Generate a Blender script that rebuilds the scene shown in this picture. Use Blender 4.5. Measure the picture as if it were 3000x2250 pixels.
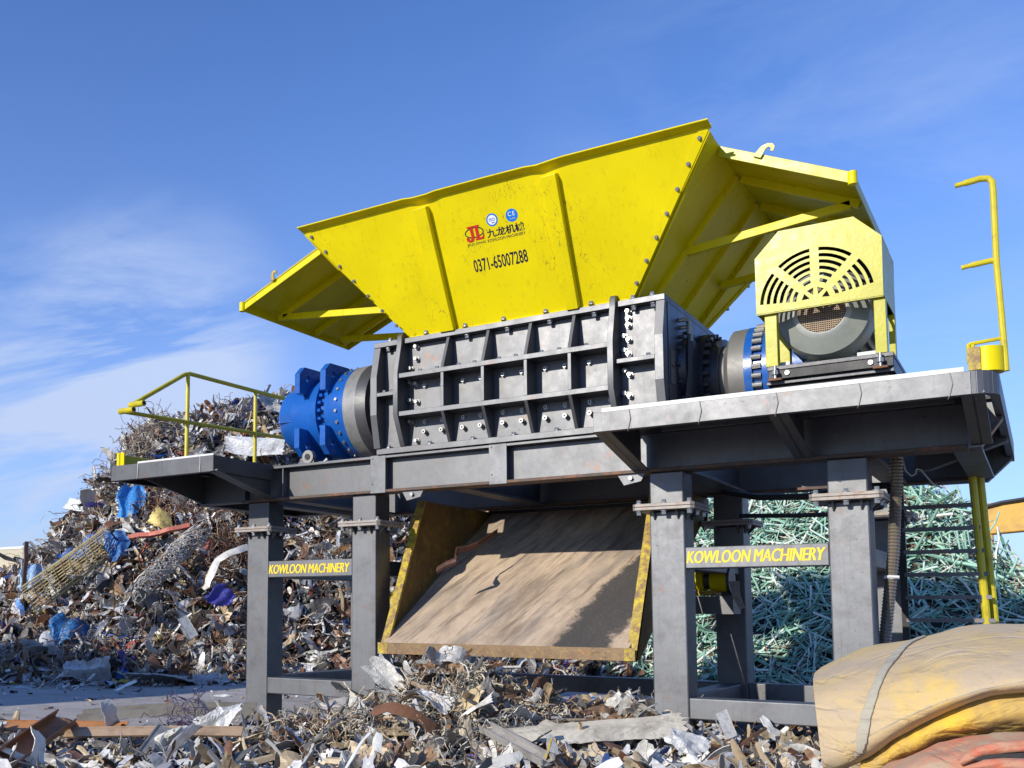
import bpy, bmesh, math, random
import numpy as np
from mathutils import Vector, Matrix
R_ = math.radians
scene = bpy.context.scene
for o in list(bpy.data.objects): bpy.data.objects.remove(o)
COL = scene.collection

# ------------------------------------------------------------------ camera
cd = bpy.data.cameras.new('camera'); cam = bpy.data.objects.new('camera', cd); COL.objects.link(cam)
cam.location = (0, 0, 1.3)
cam.rotation_euler = (R_(90 + 5.101), 0, R_(33.038))
cd.sensor_width = 36; cd.lens = 2909.3 / 3000 * 36
cd.shift_x = (1500 - 1170.5) / 3000; cd.shift_y = (1520.3 - 1125) / 3000
cd.clip_start = .05; cd.clip_end = 5000
scene.camera = cam

# ------------------------------------------------------------------ sky, sun, exposure
SUN = Vector((-.245, -.905, .372)).normalized()
w = bpy.data.worlds.new('World'); scene.world = w; w.use_nodes = True
nt = w.node_tree; nt.nodes.clear()
def nn(t, typ, **kw):
    n = t.nodes.new(typ)
    for k, v in kw.items(): setattr(n, k, v)
    return n
sky = nn(nt, 'ShaderNodeTexSky', sky_type='NISHITA', sun_disc=False)
sky.sun_elevation = math.asin(SUN.z); sky.sun_rotation = math.atan2(SUN.x, SUN.y)
sky.air_density = 1.0; sky.dust_density = .35; sky.ozone_density = 3.2; sky.altitude = 900
tc = nn(nt, 'ShaderNodeTexCoord'); sep = nn(nt, 'ShaderNodeSeparateXYZ'); nt.links.new(tc.outputs['Generated'], sep.inputs[0])
def mth(op, a, b=None, tree=nt):
    n = nn(tree, 'ShaderNodeMath', operation=op)
    for i, v in enumerate((a, b)):
        if v is None: continue
        if isinstance(v, (int, float)): n.inputs[i].default_value = v
        else: tree.links.new(v, n.inputs[i])
    return n.outputs[0]
zz = mth('ADD', mth('MAXIMUM', sep.outputs[2], 0), .12)
cx_ = mth('DIVIDE', sep.outputs[0], zz); cy_ = mth('DIVIDE', sep.outputs[1], zz)
cmb = nn(nt, 'ShaderNodeCombineXYZ'); nt.links.new(cx_, cmb.inputs[0]); nt.links.new(cy_, cmb.inputs[1])
mp = nn(nt, 'ShaderNodeMapping'); nt.links.new(cmb.outputs[0], mp.inputs[0])
mp.inputs['Rotation'].default_value = (0, 0, R_(-38)); mp.inputs['Location'].default_value = (.7, .2, 0); mp.inputs['Scale'].default_value = (.65, 1.5, 1)
n1 = nn(nt, 'ShaderNodeTexNoise'); n1.inputs['Scale'].default_value = .9; n1.inputs['Detail'].default_value = 9; n1.inputs['Roughness'].default_value = .62; n1.inputs['Distortion'].default_value = 1.0
nt.links.new(mp.outputs[0], n1.inputs[0])
cr1 = nn(nt, 'ShaderNodeValToRGB'); nt.links.new(n1.outputs[0], cr1.inputs[0])
cr1.color_ramp.elements[0].position = .42; cr1.color_ramp.elements[0].color = (0, 0, 0, 1)
cr1.color_ramp.elements[1].position = .72; cr1.color_ramp.elements[1].color = (1, 1, 1, 1)
# clouds and haze thicken towards the horizon
hz = mth('POWER', mth('SUBTRACT', 1, mth('MAXIMUM', sep.outputs[2], 0)), 5.0)
CL0, CL1, CL2 = (-.700, .660, .268), (-.776, .612, .150), (-.155, .898, .410)
def patch(c, lo, hi):
    vd = nn(nt, 'ShaderNodeVectorMath', operation='DOT_PRODUCT'); nt.links.new(tc.outputs['Generated'], vd.inputs[0]); vd.inputs[1].default_value = c
    mr = nn(nt, 'ShaderNodeMapRange', interpolation_type='SMOOTHSTEP'); mr.inputs[1].default_value = math.cos(R_(hi)); mr.inputs[2].default_value = math.cos(R_(lo)); nt.links.new(vd.outputs['Value'], mr.inputs[0]); return mr.outputs[0]
veil = mth('MULTIPLY', patch(CL0, 0, 9), .9); veil = mth('ADD', veil, mth('MULTIPLY', patch(CL1, 0, 14), 1.15)); veil = mth('ADD', veil, mth('MULTIPLY', patch(CL2, 2, 16), .30)); veil = mth('ADD', veil, mth('MULTIPLY', hz, .25))
cf = mth('MINIMUM', mth('MULTIPLY', cr1.outputs[0], veil), .8)
mixc = nn(nt, 'ShaderNodeMix', data_type='RGBA')
nt.links.new(cf, mixc.inputs[0]); nt.links.new(sky.outputs[0], mixc.inputs[6]); mixc.inputs[7].default_value = (5.9, 5.1, 4.6, 1)
mixh = nn(nt, 'ShaderNodeMix', data_type='RGBA')
nt.links.new(mth('MULTIPLY', mth('POWER', hz, .85), .74), mixh.inputs[0]); nt.links.new(mixc.outputs[2], mixh.inputs[6]); mixh.inputs[7].default_value = (4.9, 3.95, 3.55, 1)
tint = nn(nt, 'ShaderNodeMix', data_type='RGBA', blend_type='MULTIPLY'); tint.inputs[0].default_value = 1; nt.links.new(mixh.outputs[2], tint.inputs[6]); tint.inputs[7].default_value = (.86, 1.19, 1.76, 1)
bg = nn(nt, 'ShaderNodeBackground'); bg.inputs[1].default_value = .125
wo = nn(nt, 'ShaderNodeOutputWorld'); nt.links.new(tint.outputs[2], bg.inputs[0]); nt.links.new(bg.outputs[0], wo.inputs[0])
sd = bpy.data.lights.new('sun', 'SUN'); so = bpy.data.objects.new('sun', sd); COL.objects.link(so)
sd.energy = 5.0; sd.angle = R_(.5); sd.color = (1, .94, .83)
so.rotation_euler = (-SUN).to_track_quat('-Z', 'Y').to_euler(); so.location = (-10, -20, 20)
vs = scene.view_settings; vs.view_transform = 'Standard'; vs.look = 'None'; vs.exposure = 0; vs.gamma = 1
scene.render.resolution_x = 1024; scene.render.resolution_y = 768

# ------------------------------------------------------------------ materials
def rgb(h):
    v = [int(h[i:i + 2], 16) / 255 for i in (0, 2, 4)]
    return tuple(c / 12.92 if c < .04045 else ((c + .055) / 1.055) ** 2.4 for c in v) + (1,)
def base_mat(name):
    m = bpy.data.materials.new(name); m.use_nodes = True; t = m.node_tree
    return m, t, t.nodes['Principled BSDF']
def noise(t, vec, scale, detail=4, rough=.55, stretch=None, dist=0):
    if stretch:
        mpp = nn(t, 'ShaderNodeMapping'); mpp.inputs['Scale'].default_value = stretch; t.links.new(vec, mpp.inputs[0]); vec = mpp.outputs[0]
    n = nn(t, 'ShaderNodeTexNoise'); n.inputs['Scale'].default_value = scale; n.inputs['Detail'].default_value = detail; n.inputs['Roughness'].default_value = rough; n.inputs['Distortion'].default_value = dist
    t.links.new(vec, n.inputs[0]); return n.outputs[0]
def ramp(t, v, p0, p1):
    n = nn(t, 'ShaderNodeMapRange'); n.inputs[1].default_value = p0; n.inputs[2].default_value = p1; t.links.new(v, n.inputs[0]); return n.outputs[0]
def mix(t, f, a, b):
    n = nn(t, 'ShaderNodeMix', data_type='RGBA')
    if isinstance(f, (int, float)): n.inputs[0].default_value = f
    else: t.links.new(f, n.inputs[0])
    for i, v in ((6, a), (7, b)):
        if isinstance(v, tuple): n.inputs[i].default_value = v
        else: t.links.new(v, n.inputs[i])
    return n.outputs[2]
def paint(name, col, rough=.42, spec=.5, metal=0, dirt=(.05, .04, .03, 1), dirt_amt=.35, streak=.3, rust=0., rustcol=(.17, .065, .025, 1), spot=.3, bump=.15, lighter=None, coat=0, scale=1., scratch=0):
    m, t, p = base_mat(name)
    g = nn(t, 'ShaderNodeTexCoord').outputs['Object']
    c = mix(t, ramp(t, noise(t, g, 1.3 * scale, 5), .3, .7), tuple(x * .9 for x in col[:3]) + (1,), tuple(min(1, x * 1.07) for x in col[:3]) + (1,))
    if lighter:
        c = mix(t, mth('MULTIPLY', ramp(t, noise(t, g, 9 * scale, 8, .7), .52, .7), .28, t), c, lighter)
    c = mix(t, mth('MULTIPLY', ramp(t, noise(t, g, 2.2 * scale, 9, .7), .5, .72), dirt_amt, t), c, dirt)
    if streak: c = mix(t, mth('MULTIPLY', ramp(t, noise(t, g, 3, 7, .7, (7 * scale, 7 * scale, .55)), .56, .72), streak, t), c, dirt)
    if scratch:
        rd = mth('ABSOLUTE', mth('SUBTRACT', noise(t, g, 1.7, 3, .5, (5, 5, .8), .4), .5, t), None, t)
        c = mix(t, mth('MULTIPLY', mth('MULTIPLY', ramp(t, rd, .007, .001), ramp(t, noise(t, g, 1.9, 4), .50, .62), t), scratch, t), c, dirt)
    if spot: c = mix(t, mth('MULTIPLY', ramp(t, noise(t, g, 17 * scale, 3, .5), .68, .74), spot, t), c, dirt)
    if rust:
        rm = mth('MULTIPLY', ramp(t, noise(t, g, 3.1 * scale, 10, .75), .60 - .25 * rust, .70 - .12 * rust), 1., t)
        c = mix(t, mth('MULTIPLY', rm, min(1, .55 + rust * .45), t), c, mix(t, noise(t, g, 22, 5, .7), rustcol, tuple(x * 2.1 for x in rustcol[:3]) + (1,)))
    t.links.new(c, p.inputs['Base Color'])
    rr = mth('ADD', mth('MULTIPLY', noise(t, g, 6 * scale, 6, .7), .28, t), rough - .14, t)
    t.links.new(rr, p.inputs['Roughness'])
    p.inputs['Metallic'].default_value = metal; p.inputs['Specular IOR Level'].default_value = spec
    if coat: p.inputs['Coat Weight'].default_value = coat; p.inputs['Coat Roughness'].default_value = .25
    if bump:
        b = nn(t, 'ShaderNodeBump'); b.inputs['Strength'].default_value = bump; b.inputs['Distance'].default_value = .01
        t.links.new(noise(t, g, 14 * scale, 8, .65), b.inputs['Height']); t.links.new(b.outputs[0], p.inputs['Normal'])
    return m
M = {}
M['yellow'] = paint('yellow_paint', (.70, .575, .001, 1), .40, .20, dirt=(.20, .15, .02, 1), dirt_amt=.10, streak=.30, spot=.12, bump=.03, scratch=.8)
M['yellowgloss'] = paint('glossy_yellow_paint', (.42, .39, .008, 1), .31, .22, dirt=(.30, .25, .06, 1), dirt_amt=.3, streak=.25, spot=.25, bump=.10, scale=2)
M['yellowold'] = paint('worn_yellow_paint', (.62, .47, .01, 1), .5, .4, dirt=(.12, .08, .02, 1), dirt_amt=.55, streak=.45, rust=.95, rustcol=(.13, .075, .035, 1), bump=.3, scale=4)
M['lipsteel'] = paint('scuffed_lip_steel', (.20, .13, .07, 1), .5, .4, metal=.3, dirt=(.07, .045, .03, 1), dirt_amt=.6, streak=.5, rust=.3, lighter=(.62, .46, .03, 1), bump=.3, scale=3)
M['wallsteel'] = paint('scoured_yellow_steel', (.17, .105, .03, 1), .6, .3, dirt=(.06, .035, .02, 1), dirt_amt=.7, streak=.6, lighter=(.62, .44, .02, 1), bump=.3, scale=1.2)
M['flangesteel'] = paint('pale_flange_steel', (.33, .30, .27, 1), .6, .4, metal=.3, dirt=(.12, .08, .06, 1), dirt_amt=.5, streak=0, rust=.35, bump=.1, scale=4)
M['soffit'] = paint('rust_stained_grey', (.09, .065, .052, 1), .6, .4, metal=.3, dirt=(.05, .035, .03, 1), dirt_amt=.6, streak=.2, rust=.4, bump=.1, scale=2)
M['rail'] = paint('handrail_yellow', (.55, .46, .012, 1), .4, .5, dirt=(.08, .06, .02, 1), dirt_amt=.5, streak=.2, rust=.1, bump=.1, scale=3)
M['grey'] = paint('dark_grey_paint', (.140, .141, .146, 1), .49, .6, metal=.80, dirt=(.05, .048, .048, 1), dirt_amt=.25, streak=.28, rust=.05, spot=.4, bump=.05, lighter=(.2, .2, .2, 1))
M['greyleg'] = paint('weathered_grey_paint', (.165, .168, .176, 1), .53, .7, metal=.78, dirt=(.05, .045, .04, 1), dirt_amt=.4, streak=.38, rust=.10, rustcol=(.12, .07, .045, 1), spot=.5, bump=.07, lighter=(.2, .2, .2, 1), scale=1.9)
M['navy'] = paint('blue_black_paint_and_shade', (.018, .022, .04, 1), .38, .6, dirt=(.03, .03, .03, 1), dirt_amt=.3, bump=.1)
M['black'] = paint('black_steel_and_shade', (.014, .014, .015, 1), .5, .4, dirt=(.04, .035, .03, 1), dirt_amt=.4, bump=.1)
M['pale'] = paint('pale_deck_edge', (.66, .66, .64, 1), .5, .4, dirt=(.2, .18, .16, 1), dirt_amt=.4, bump=.1)
M['blue'] = paint('blue_enamel', (.010, .100, .40, 1), .27, .5, dirt=(.012, .05, .16, 1), dirt_amt=.45, streak=.0, spot=.4, bump=.12, scale=2)
M['iron'] = paint('bare_machined_iron', (.25, .245, .235, 1), .5, .5, metal=.25, dirt=(.08, .07, .06, 1), dirt_amt=.5, bump=.15, scale=3)
M['irondrum'] = paint('grey_cast_drum', (.19, .187, .18, 1), .5, .45, metal=.25, dirt=(.10, .09, .08, 1), dirt_amt=.3, bump=.06, scale=3)
M['irondark'] = paint('dark_iron', (.075, .075, .078, 1), .45, .6, metal=.3, dirt=(.03, .03, .03, 1), dirt_amt=.5, bump=.15, scale=3)
M['zinc'] = paint('zinc_bolt', (.36, .355, .34, 1), .38, .5, metal=.7, dirt=(.25, .2, .15, 1), dirt_amt=.3, bump=0, scale=6)
M['motor'] = paint('grey_green_motor_paint', (.25, .265, .235, 1), .38, .55, dirt=(.07, .07, .06, 1), dirt_amt=.25, streak=.1, bump=.05, scale=2)
M['motorlight'] = paint('light_grey_motor_paint', (.46, .47, .43, 1), .38, .55, dirt_amt=.2, streak=.1, bump=.05, scale=2)
M['rust'] = paint('rusty_steel', (.17, .085, .045, 1), .7, .3, dirt=(.05, .03, .02, 1), dirt_amt=.6, streak=.3, rust=.3, bump=.3, scale=2)
M['grille'] = paint('dusty_grille_wire', (.36, .26, .17, 1), .6, .3, dirt_amt=.4, bump=0, scale=5)
M['text'] = paint('yellow_lettering', (.86, .62, .01, 1), .5, .4, dirt=(.70, .42, .05, 1), dirt_amt=.4, streak=.3, bump=0, scale=4)
M['ink'] = paint('dark_blue_ink', (.008, .008, .03, 1), .5, .3, dirt_amt=0, streak=0, spot=0, bump=0)
M['red'] = paint('red_ink', (.55, .012, .012, 1), .5, .3, dirt=(.4, .1, .02, 1), dirt_amt=.2, streak=0, spot=0, bump=0)
M['stickerblue'] = paint('sticker_blue', (.004, .17, .62, 1), .35, .5, dirt_amt=0, streak=0, spot=0, bump=0)
M['stickerwhite'] = paint('sticker_white', (.8, .8, .8, 1), .35, .5, dirt_amt=.1, streak=0, spot=0, bump=0)
M['hose'] = paint('black_rubber_hose', (.02, .02, .02, 1), .45, .5, dirt_amt=.1, streak=0, bump=.1)
M['conduit'] = paint('galvanised_conduit', (.30, .25, .19, 1), .35, .6, metal=.6, dirt=(.06, .05, .04, 1), dirt_amt=.4, streak=0, bump=.1)
M['plate'] = paint('nameplate', (.08, .10, .14, 1), .3, .6, metal=.5, dirt_amt=.2, streak=0, bump=0)
M['wire'] = paint('pale_cable', (.35, .33, .28, 1), .5, .4, dirt_amt=.3, streak=0, bump=0)

def chute_mat():
    m, t, p = base_mat('dusty_chute_steel')
    g = nn(t, 'ShaderNodeTexCoord').outputs['Object']
    rot = nn(t, 'ShaderNodeMapping'); rot.inputs['Rotation'].default_value = (R_(-33), 0, R_(16)); t.links.new(g, rot.inputs[0]); v = rot.outputs[0]
    c = mix(t, ramp(t, noise(t, v, 1.6, 10, .72, (1.3, .8, 1), .5), .34, .64), (.36, .275, .195, 1), (.60, .46, .325, 1))
    c = mix(t, mth('MULTIPLY', ramp(t, noise(t, v, 1.4, 6, .6, (2.2, .45, 1)), .50, .66), .6, t), c, (.20, .185, .17, 1))
    c = mix(t, mth('MULTIPLY', ramp(t, noise(t, v, 3.0, 8, .7, (5, .5, 1)), .50, .68), .75, t), c, (.11, .08, .06, 1))
    c = mix(t, mth('MULTIPLY', ramp(t, noise(t, v, 1.1, 8, .65, (1.4, .5, 1), .8), .50, .66), .55, t), c, (.15, .11, .08, 1))
    # a tongue of black grit slid down the right-hand side
    s = nn(t, 'ShaderNodeSeparateXYZ'); t.links.new(g, s.inputs[0])
    ax = mth('ADD', s.outputs[0], mth('MULTIPLY', mth('SUBTRACT', s.outputs[1], 8.5, t), -.26, t), t)
    d = mth('ABSOLUTE', mth('ADD', ax, 3.62, t), None, t)
    wob = mth('MULTIPLY', mth('SUBTRACT', noise(t, g, 2.5, 8, .7), .5, t), .55, t)
    gr = ramp(t, mth('ADD', d, wob, t), .42, .16)
    sp = ramp(t, noise(t, g, 60, 3, .8), .36, .50)
    gr = ramp(t, mth('ADD', gr, mth('MULTIPLY', mth('SUBTRACT', noise(t, g, 70, 8, .85), .5, t), 1.1, t), t), .36, .66)
    c = mix(t, mth('MULTIPLY', gr, mth('ADD', mth('MULTIPLY', sp, .12, t), .85, t), t), c, mix(t, noise(t, g, 90, 2, .8), (.012, .012, .013, 1), (.10, .095, .09, 1)))
    c = mix(t, mth('MULTIPLY', ramp(t, noise(t, g, 75, 3, .8), .55, .72), .35, t), c, (.10, .07, .05, 1))
    t.links.new(c, p.inputs['Base Color']); p.inputs['Roughness'].default_value = .8; p.inputs['Specular IOR Level'].default_value = .25
    b = nn(t, 'ShaderNodeBump'); b.inputs['Strength'].default_value = .35; b.inputs['Distance'].default_value = .01; t.links.new(noise(t, g, 45, 6, .75), b.inputs['Height']); t.links.new(b.outputs[0], p.inputs['Normal'])
    return m
M['chute'] = chute_mat()
def scrap_mat(name, src):
    m, t, p = base_mat(name)
    if src == 'attr': a = nn(t, 'ShaderNodeAttribute'); a.attribute_name = 'Col'; col = a.outputs['Color']
    else: col = nn(t, 'ShaderNodeObjectInfo').outputs['Color']
    g = nn(t, 'ShaderNodeTexCoord').outputs['Object' if src != 'attr' else 'Object']
    c = mix(t, mth('MULTIPLY', ramp(t, noise(t, g, 5, 8, .7), .48, .7), .55, t), col, (.075, .055, .04, 1))
    c = mix(t, mth('MULTIPLY', ramp(t, noise(t, g, 13, 6, .7), .58, .7), .5, t), c, (.15, .07, .03, 1))
    t.links.new(c, p.inputs['Base Color'])
    t.links.new(mth('ADD', mth('MULTIPLY', noise(t, g, 9, 4), .5, t), .22, t), p.inputs['Roughness'])
    p.inputs['Metallic'].default_value = .12; p.inputs['Specular IOR Level'].default_value = .5
    b = nn(t, 'ShaderNodeBump'); b.inputs['Strength'].default_value = .4; b.inputs['Distance'].default_value = .02
    t.links.new(noise(t, g, 18, 7, .7), b.inputs['Height']); t.links.new(b.outputs[0], p.inputs['Normal'])
    return m
M['scrap'] = scrap_mat('mixed_scrap', 'attr'); M['piece'] = scrap_mat('scrap_piece', 'obj')
def rod_mat(name, src):
    m, t, p = base_mat(name)
    if src == 'attr': a = nn(t, 'ShaderNodeAttribute'); a.attribute_name = 'Col'; col = a.outputs['Color']
    else: col = nn(t, 'ShaderNodeObjectInfo').outputs['Color']
    g = nn(t, 'ShaderNodeTexCoord').outputs['Object']
    c = mix(t, mth('MULTIPLY', ramp(t, noise(t, g, 6, 6, .7), .56, .66), .8, t), col, (.16, .075, .035, 1))
    t.links.new(c, p.inputs['Base Color']); p.inputs['Roughness'].default_value = .5
    return m
M['rods'] = rod_mat('green_rods', 'attr'); M['rod'] = rod_mat('green_rod', 'obj')
def ground_mat(name, c0, c1, c2, sc=1.):
    m, t, p = base_mat(name)
    g = nn(t, 'ShaderNodeTexCoord').outputs['Object']
    c = mix(t, ramp(t, noise(t, g, .5 * sc, 9, .65), .35, .65), c0, c1)
    c = mix(t, mth('MULTIPLY', ramp(t, noise(t, g, 2.5 * sc, 10, .75), .5, .7), .7, t), c, c2)
    c = mix(t, mth('MULTIPLY', ramp(t, noise(t, g, 22 * sc, 5, .7), .58, .7), .5, t), c, (.06, .05, .042, 1))
    c = mix(t, mth('MULTIPLY', ramp(t, noise(t, g, 1.2, 7, .7, (.25, 2.2, 1)), .50, .68), .45, t), c, tuple(v_ * .55 for v_ in c2[:3]) + (1,))
    t.links.new(c, p.inputs['Base Color']); p.inputs['Roughness'].default_value = .9; p.inputs['Specular IOR Level'].default_value = .2
    b = nn(t, 'ShaderNodeBump'); b.inputs['Strength'].default_value = .6; b.inputs['Distance'].default_value = .03
    t.links.new(noise(t, g, 8 * sc, 10, .75), b.inputs['Height']); t.links.new(b.outputs[0], p.inputs['Normal'])
    return m
M['ground'] = ground_mat('dusty_concrete', (.40, .365, .33, 1), (.50, .46, .42, 1), (.28, .255, .23, 1))
M['soil'] = ground_mat('brown_soil', (.17, .10, .058, 1), (.24, .15, .09, 1), (.10, .06, .035, 1), 2.5)
M['heapcore'] = ground_mat('dark_scrap_core', (.03, .025, .02, 1), (.06, .048, .038, 1), (.02, .017, .015, 1), 2)
def canvas_mat(name, c0, c1, dirt, amt=.6):
    m, t, p = base_mat(name)
    g = nn(t, 'ShaderNodeTexCoord').outputs['Object']
    c = mix(t, ramp(t, noise(t, g, 1.7, 7, .6), .35, .65), c0, c1)
    c = mix(t, mth('MULTIPLY', ramp(t, noise(t, g, 2.6, 10, .72, None, .6), .36, .60), amt, t), c, dirt)
    c = mix(t, mth('MULTIPLY', ramp(t, noise(t, g, 26, 6, .75), .58, .72), .35, t), c, (.22, .15, .08, 1))
    c = mix(t, mth('MULTIPLY', ramp(t, noise(t, g, 6, 9, .75, (.5, 1, 2.5), .8), .54, .70), .6, t), c, (.23, .175, .125, 1))
    t.links.new(c, p.inputs['Base Color']); p.inputs['Roughness'].default_value = .75; p.inputs['Specular IOR Level'].default_value = .25
    p.inputs['Sheen Weight'].default_value = .1
    b = nn(t, 'ShaderNodeBump'); b.inputs['Strength'].default_value = .6; b.inputs['Distance'].default_value = .02
    h = mth('ADD', noise(t, g, 5, 6, .65), mth('MULTIPLY', noise(t, g, 150, 2, .5), .10, t), t)
    cz = mth('ABSOLUTE', mth('SUBTRACT', noise(t, g, 2.6, 4, .5, (.7, 1, 1.8), 1.2), .5, t), None, t); h = mth('ADD', h, mth('MULTIPLY', ramp(t, cz, .0, .05), .45, t), t)
    t.links.new(h, b.inputs['Height']); t.links.new(b.outputs[0], p.inputs['Normal'])
    return m
M['canvas'] = canvas_mat('dusty_canvas', (.56, .405, .19, 1), (.60, .41, .12, 1), (.44, .345, .24, 1), .95)
M['canvasyellow'] = canvas_mat('yellow_canvas', (.70, .45, .04, 1), (.74, .49, .05, 1), (.36, .25, .12, 1), .75)
M['canvasred'] = canvas_mat('red_canvas', (.55, .11, .055, 1), (.52, .10, .05, 1), (.38, .29, .19, 1), 1.)
M['strap'] = canvas_mat('grey_webbing', (.42, .38, .29, 1), (.46, .42, .33, 1), (.30, .27, .2, 1), .5)
M['corr'] = paint('cream_corrugated_sheet', (.66, .60, .44, 1), .5, .4, dirt=(.35, .27, .18, 1), dirt_amt=.4, bump=0, scale=.3)
M['digger'] = paint('excavator_yellow', (.62, .36, .06, 1), .5, .4, dirt=(.25, .15, .07, 1), dirt_amt=.55, streak=.2, bump=.05, scale=1.2)

# ------------------------------------------------------------------ mesh helpers
class MB:
    def __init__(s): s.v = []; s.f = []; s.m = []; s.mats = []; s.sm = []
    def mi(s, m):
        if m not in s.mats: s.mats.append(m)
        return s.mats.index(m)
    def add(s, vs, fs, m, smooth=False):
        b = len(s.v); k = s.mi(m); s.v += [tuple(v) for v in vs]
        for f in fs: s.f.append(tuple(b + i for i in f)); s.m.append(k); s.sm.append(smooth)
    def box(s, x0, x1, y0, y1, z0, z1, m):
        vs = [(x, y, z) for x in (x0, x1) for y in (y0, y1) for z in (z0, z1)]
        s.add(vs, [(0, 1, 3, 2), (4, 6, 7, 5), (0, 4, 5, 1), (2, 3, 7, 6), (0, 2, 6, 4), (1, 5, 7, 3)], m)
    def prism(s, poly, axis, a, b, m):
        # poly: 2-D outline in the two other axes (cyclic order), extruded from a to b along axis
        n = len(poly)
        def P(u, v, t): return {'x': (t, u, v), 'y': (u, t, v), 'z': (u, v, t)}[axis]
        vs = [P(u, v, a) for u, v in poly] + [P(u, v, b) for u, v in poly]
        s.add(vs, [tuple(range(n)), tuple(range(2 * n - 1, n - 1, -1))] + [(i, i + n, (i + 1) % n + n, (i + 1) % n) for i in range(n)], m)
    def slab(s, pts, d, m):
        # planar outline pts (3-D) thickened by vector d
        n = len(pts); d = Vector(d); vs = [Vector(p) for p in pts]; vs = vs + [p + d for p in vs]
        s.add(vs, [tuple(range(n)), tuple(range(2 * n - 1, n - 1, -1))] + [(i, i + n, (i + 1) % n + n, (i + 1) % n) for i in range(n)], m)
    def tube(s, path, r, m, n=8, smooth=True, caps=True):
        path = [Vector(p) for p in path]; rs = r if isinstance(r, (list, tuple)) else [r] * len(path)
        vs = []; up = None
        for i, p in enumerate(path):
            t = (path[min(i + 1, len(path) - 1)] - path[max(i - 1, 0)]).normalized()
            if up is None:
                up = Vector((0, 0, 1)) if abs(t.z) < .9 else Vector((1, 0, 0))
            a = t.cross(up).normalized(); up = a.cross(t).normalized()
            for k in range(n):
                th = 2 * math.pi * k / n; vs.append(p + (a * math.cos(th) + up * math.sin(th)) * rs[i])
        fs = [(i * n + k, i * n + (k + 1) % n, (i + 1) * n + (k + 1) % n, (i + 1) * n + k) for i in range(len(path) - 1) for k in range(n)]
        s.add(vs, fs, m, smooth)
        if caps:
            b = (len(path) - 1) * n
            s.add(vs[:n], [tuple(range(n - 1, -1, -1))], m); s.add(vs[b:], [tuple(range(n))], m)
    def bar(s, p0, p1, w, h, m, up=(0, 0, 1)):
        p0, p1 = Vector(p0), Vector(p1); t = (p1 - p0).normalized(); a = t.cross(Vector(up)).normalized(); u = a.cross(t).normalized()
        vs = [p + a * (w / 2 * i) + u * (h / 2 * j) for p in (p0, p1) for i, j in ((-1, -1), (1, -1), (1, 1), (-1, 1))]
        s.add(vs, [(3, 2, 1, 0), (4, 5, 6, 7)] + [(i, (i + 1) % 4, (i + 1) % 4 + 4, i + 4) for i in range(4)], m)
    def lathe(s, prof, o, axis, m, n=48, smooth=True):
        # prof: list of (t, r) or (t, r, material); axis 'x','y','z'
        o = Vector(o)
        def P(t, r, th):
            c, q = r * math.cos(th), r * math.sin(th)
            return o + Vector({'x': (t, c, q), 'y': (c, t, q), 'z': (c, q, t)}[axis])
        for i in range(len(prof) - 1):
            a, b = prof[i], prof[i + 1]; mm = a[2] if len(a) > 2 else m
            vs = [P(q[0], q[1], 2 * math.pi * k / n) for q in (a, b) for k in range(n)]
            s.add(vs, [(k, (k + 1) % n, (k + 1) % n + n, k + n) for k in range(n)], mm, smooth)
    def build(s, name, parent=None, bevel=0, seg=2, weld=False, autosmooth=True):
        me = bpy.data.meshes.new(name); me.from_pydata(s.v, [], s.f)
        for m in s.mats: me.materials.append(M[m])
        me.polygons.foreach_set('material_index', s.m); me.polygons.foreach_set('use_smooth', s.sm)
        bm = bmesh.new(); bm.from_mesh(me)
        if weld: bmesh.ops.remove_doubles(bm, verts=bm.verts, dist=1e-5)
        bmesh.ops.recalc_face_normals(bm, faces=bm.faces); bm.to_mesh(me); bm.free()
        if any(s.sm): me.set_sharp_from_angle(angle=R_(32))
        o = bpy.data.objects.new(name, me); COL.objects.link(o)
        if parent: o.parent = parent
        if bevel:
            b = o.modifiers.new('bevel', 'BEVEL'); b.width = bevel; b.segments = seg; b.limit_method = 'ANGLE'; b.angle_limit = R_(40)
        return o
def tag(o, label=None, cat=None, group=None, kind=None):
    for k, v in (('label', label), ('category', cat), ('group', group), ('kind', kind)):
        if v: o[k] = v
    return o
def empty(name, loc=(0, 0, 0)):
    o = bpy.data.objects.new(name, None); COL.objects.link(o); o.location = loc; o.empty_display_size = .3; return o
def copy_of(o, loc=None, parent=None, rot=None, scale=None):
    c = o.copy(); COL.objects.link(c)
    if loc is not None: c.location = loc
    if rot is not None: c.rotation_euler = rot
    if scale is not None: c.scale = scale if isinstance(scale, tuple) else (scale,) * 3
    if parent: c.parent = parent
    return c
def curve_mesh(outlines, thick):
    # filled 2-D outlines (holes inside) as (verts, faces) in local x, y, z(thickness)
    cu = bpy.data.curves.new('outline', 'CURVE'); cu.dimensions = '2D'; cu.fill_mode = 'BOTH'; cu.extrude = thick / 2
    for pts in outlines:
        sp = cu.splines.new('POLY'); sp.points.add(len(pts) - 1); sp.use_cyclic_u = True
        for q, p in zip(sp.points, pts): q.co = (p[0], p[1], 0, 1)
    return eval_curve(cu)
def eval_curve(cu):
    o = bpy.data.objects.new('tmp', cu); COL.objects.link(o)
    dg = bpy.context.evaluated_depsgraph_get(); me = bpy.data.meshes.new_from_object(o.evaluated_get(dg))
    vs = [v.co.copy() for v in me.vertices]; fs = [tuple(p.vertices) for p in me.polygons]
    bpy.data.objects.remove(o); bpy.data.curves.remove(cu); bpy.data.meshes.remove(me)
    return vs, fs
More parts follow.
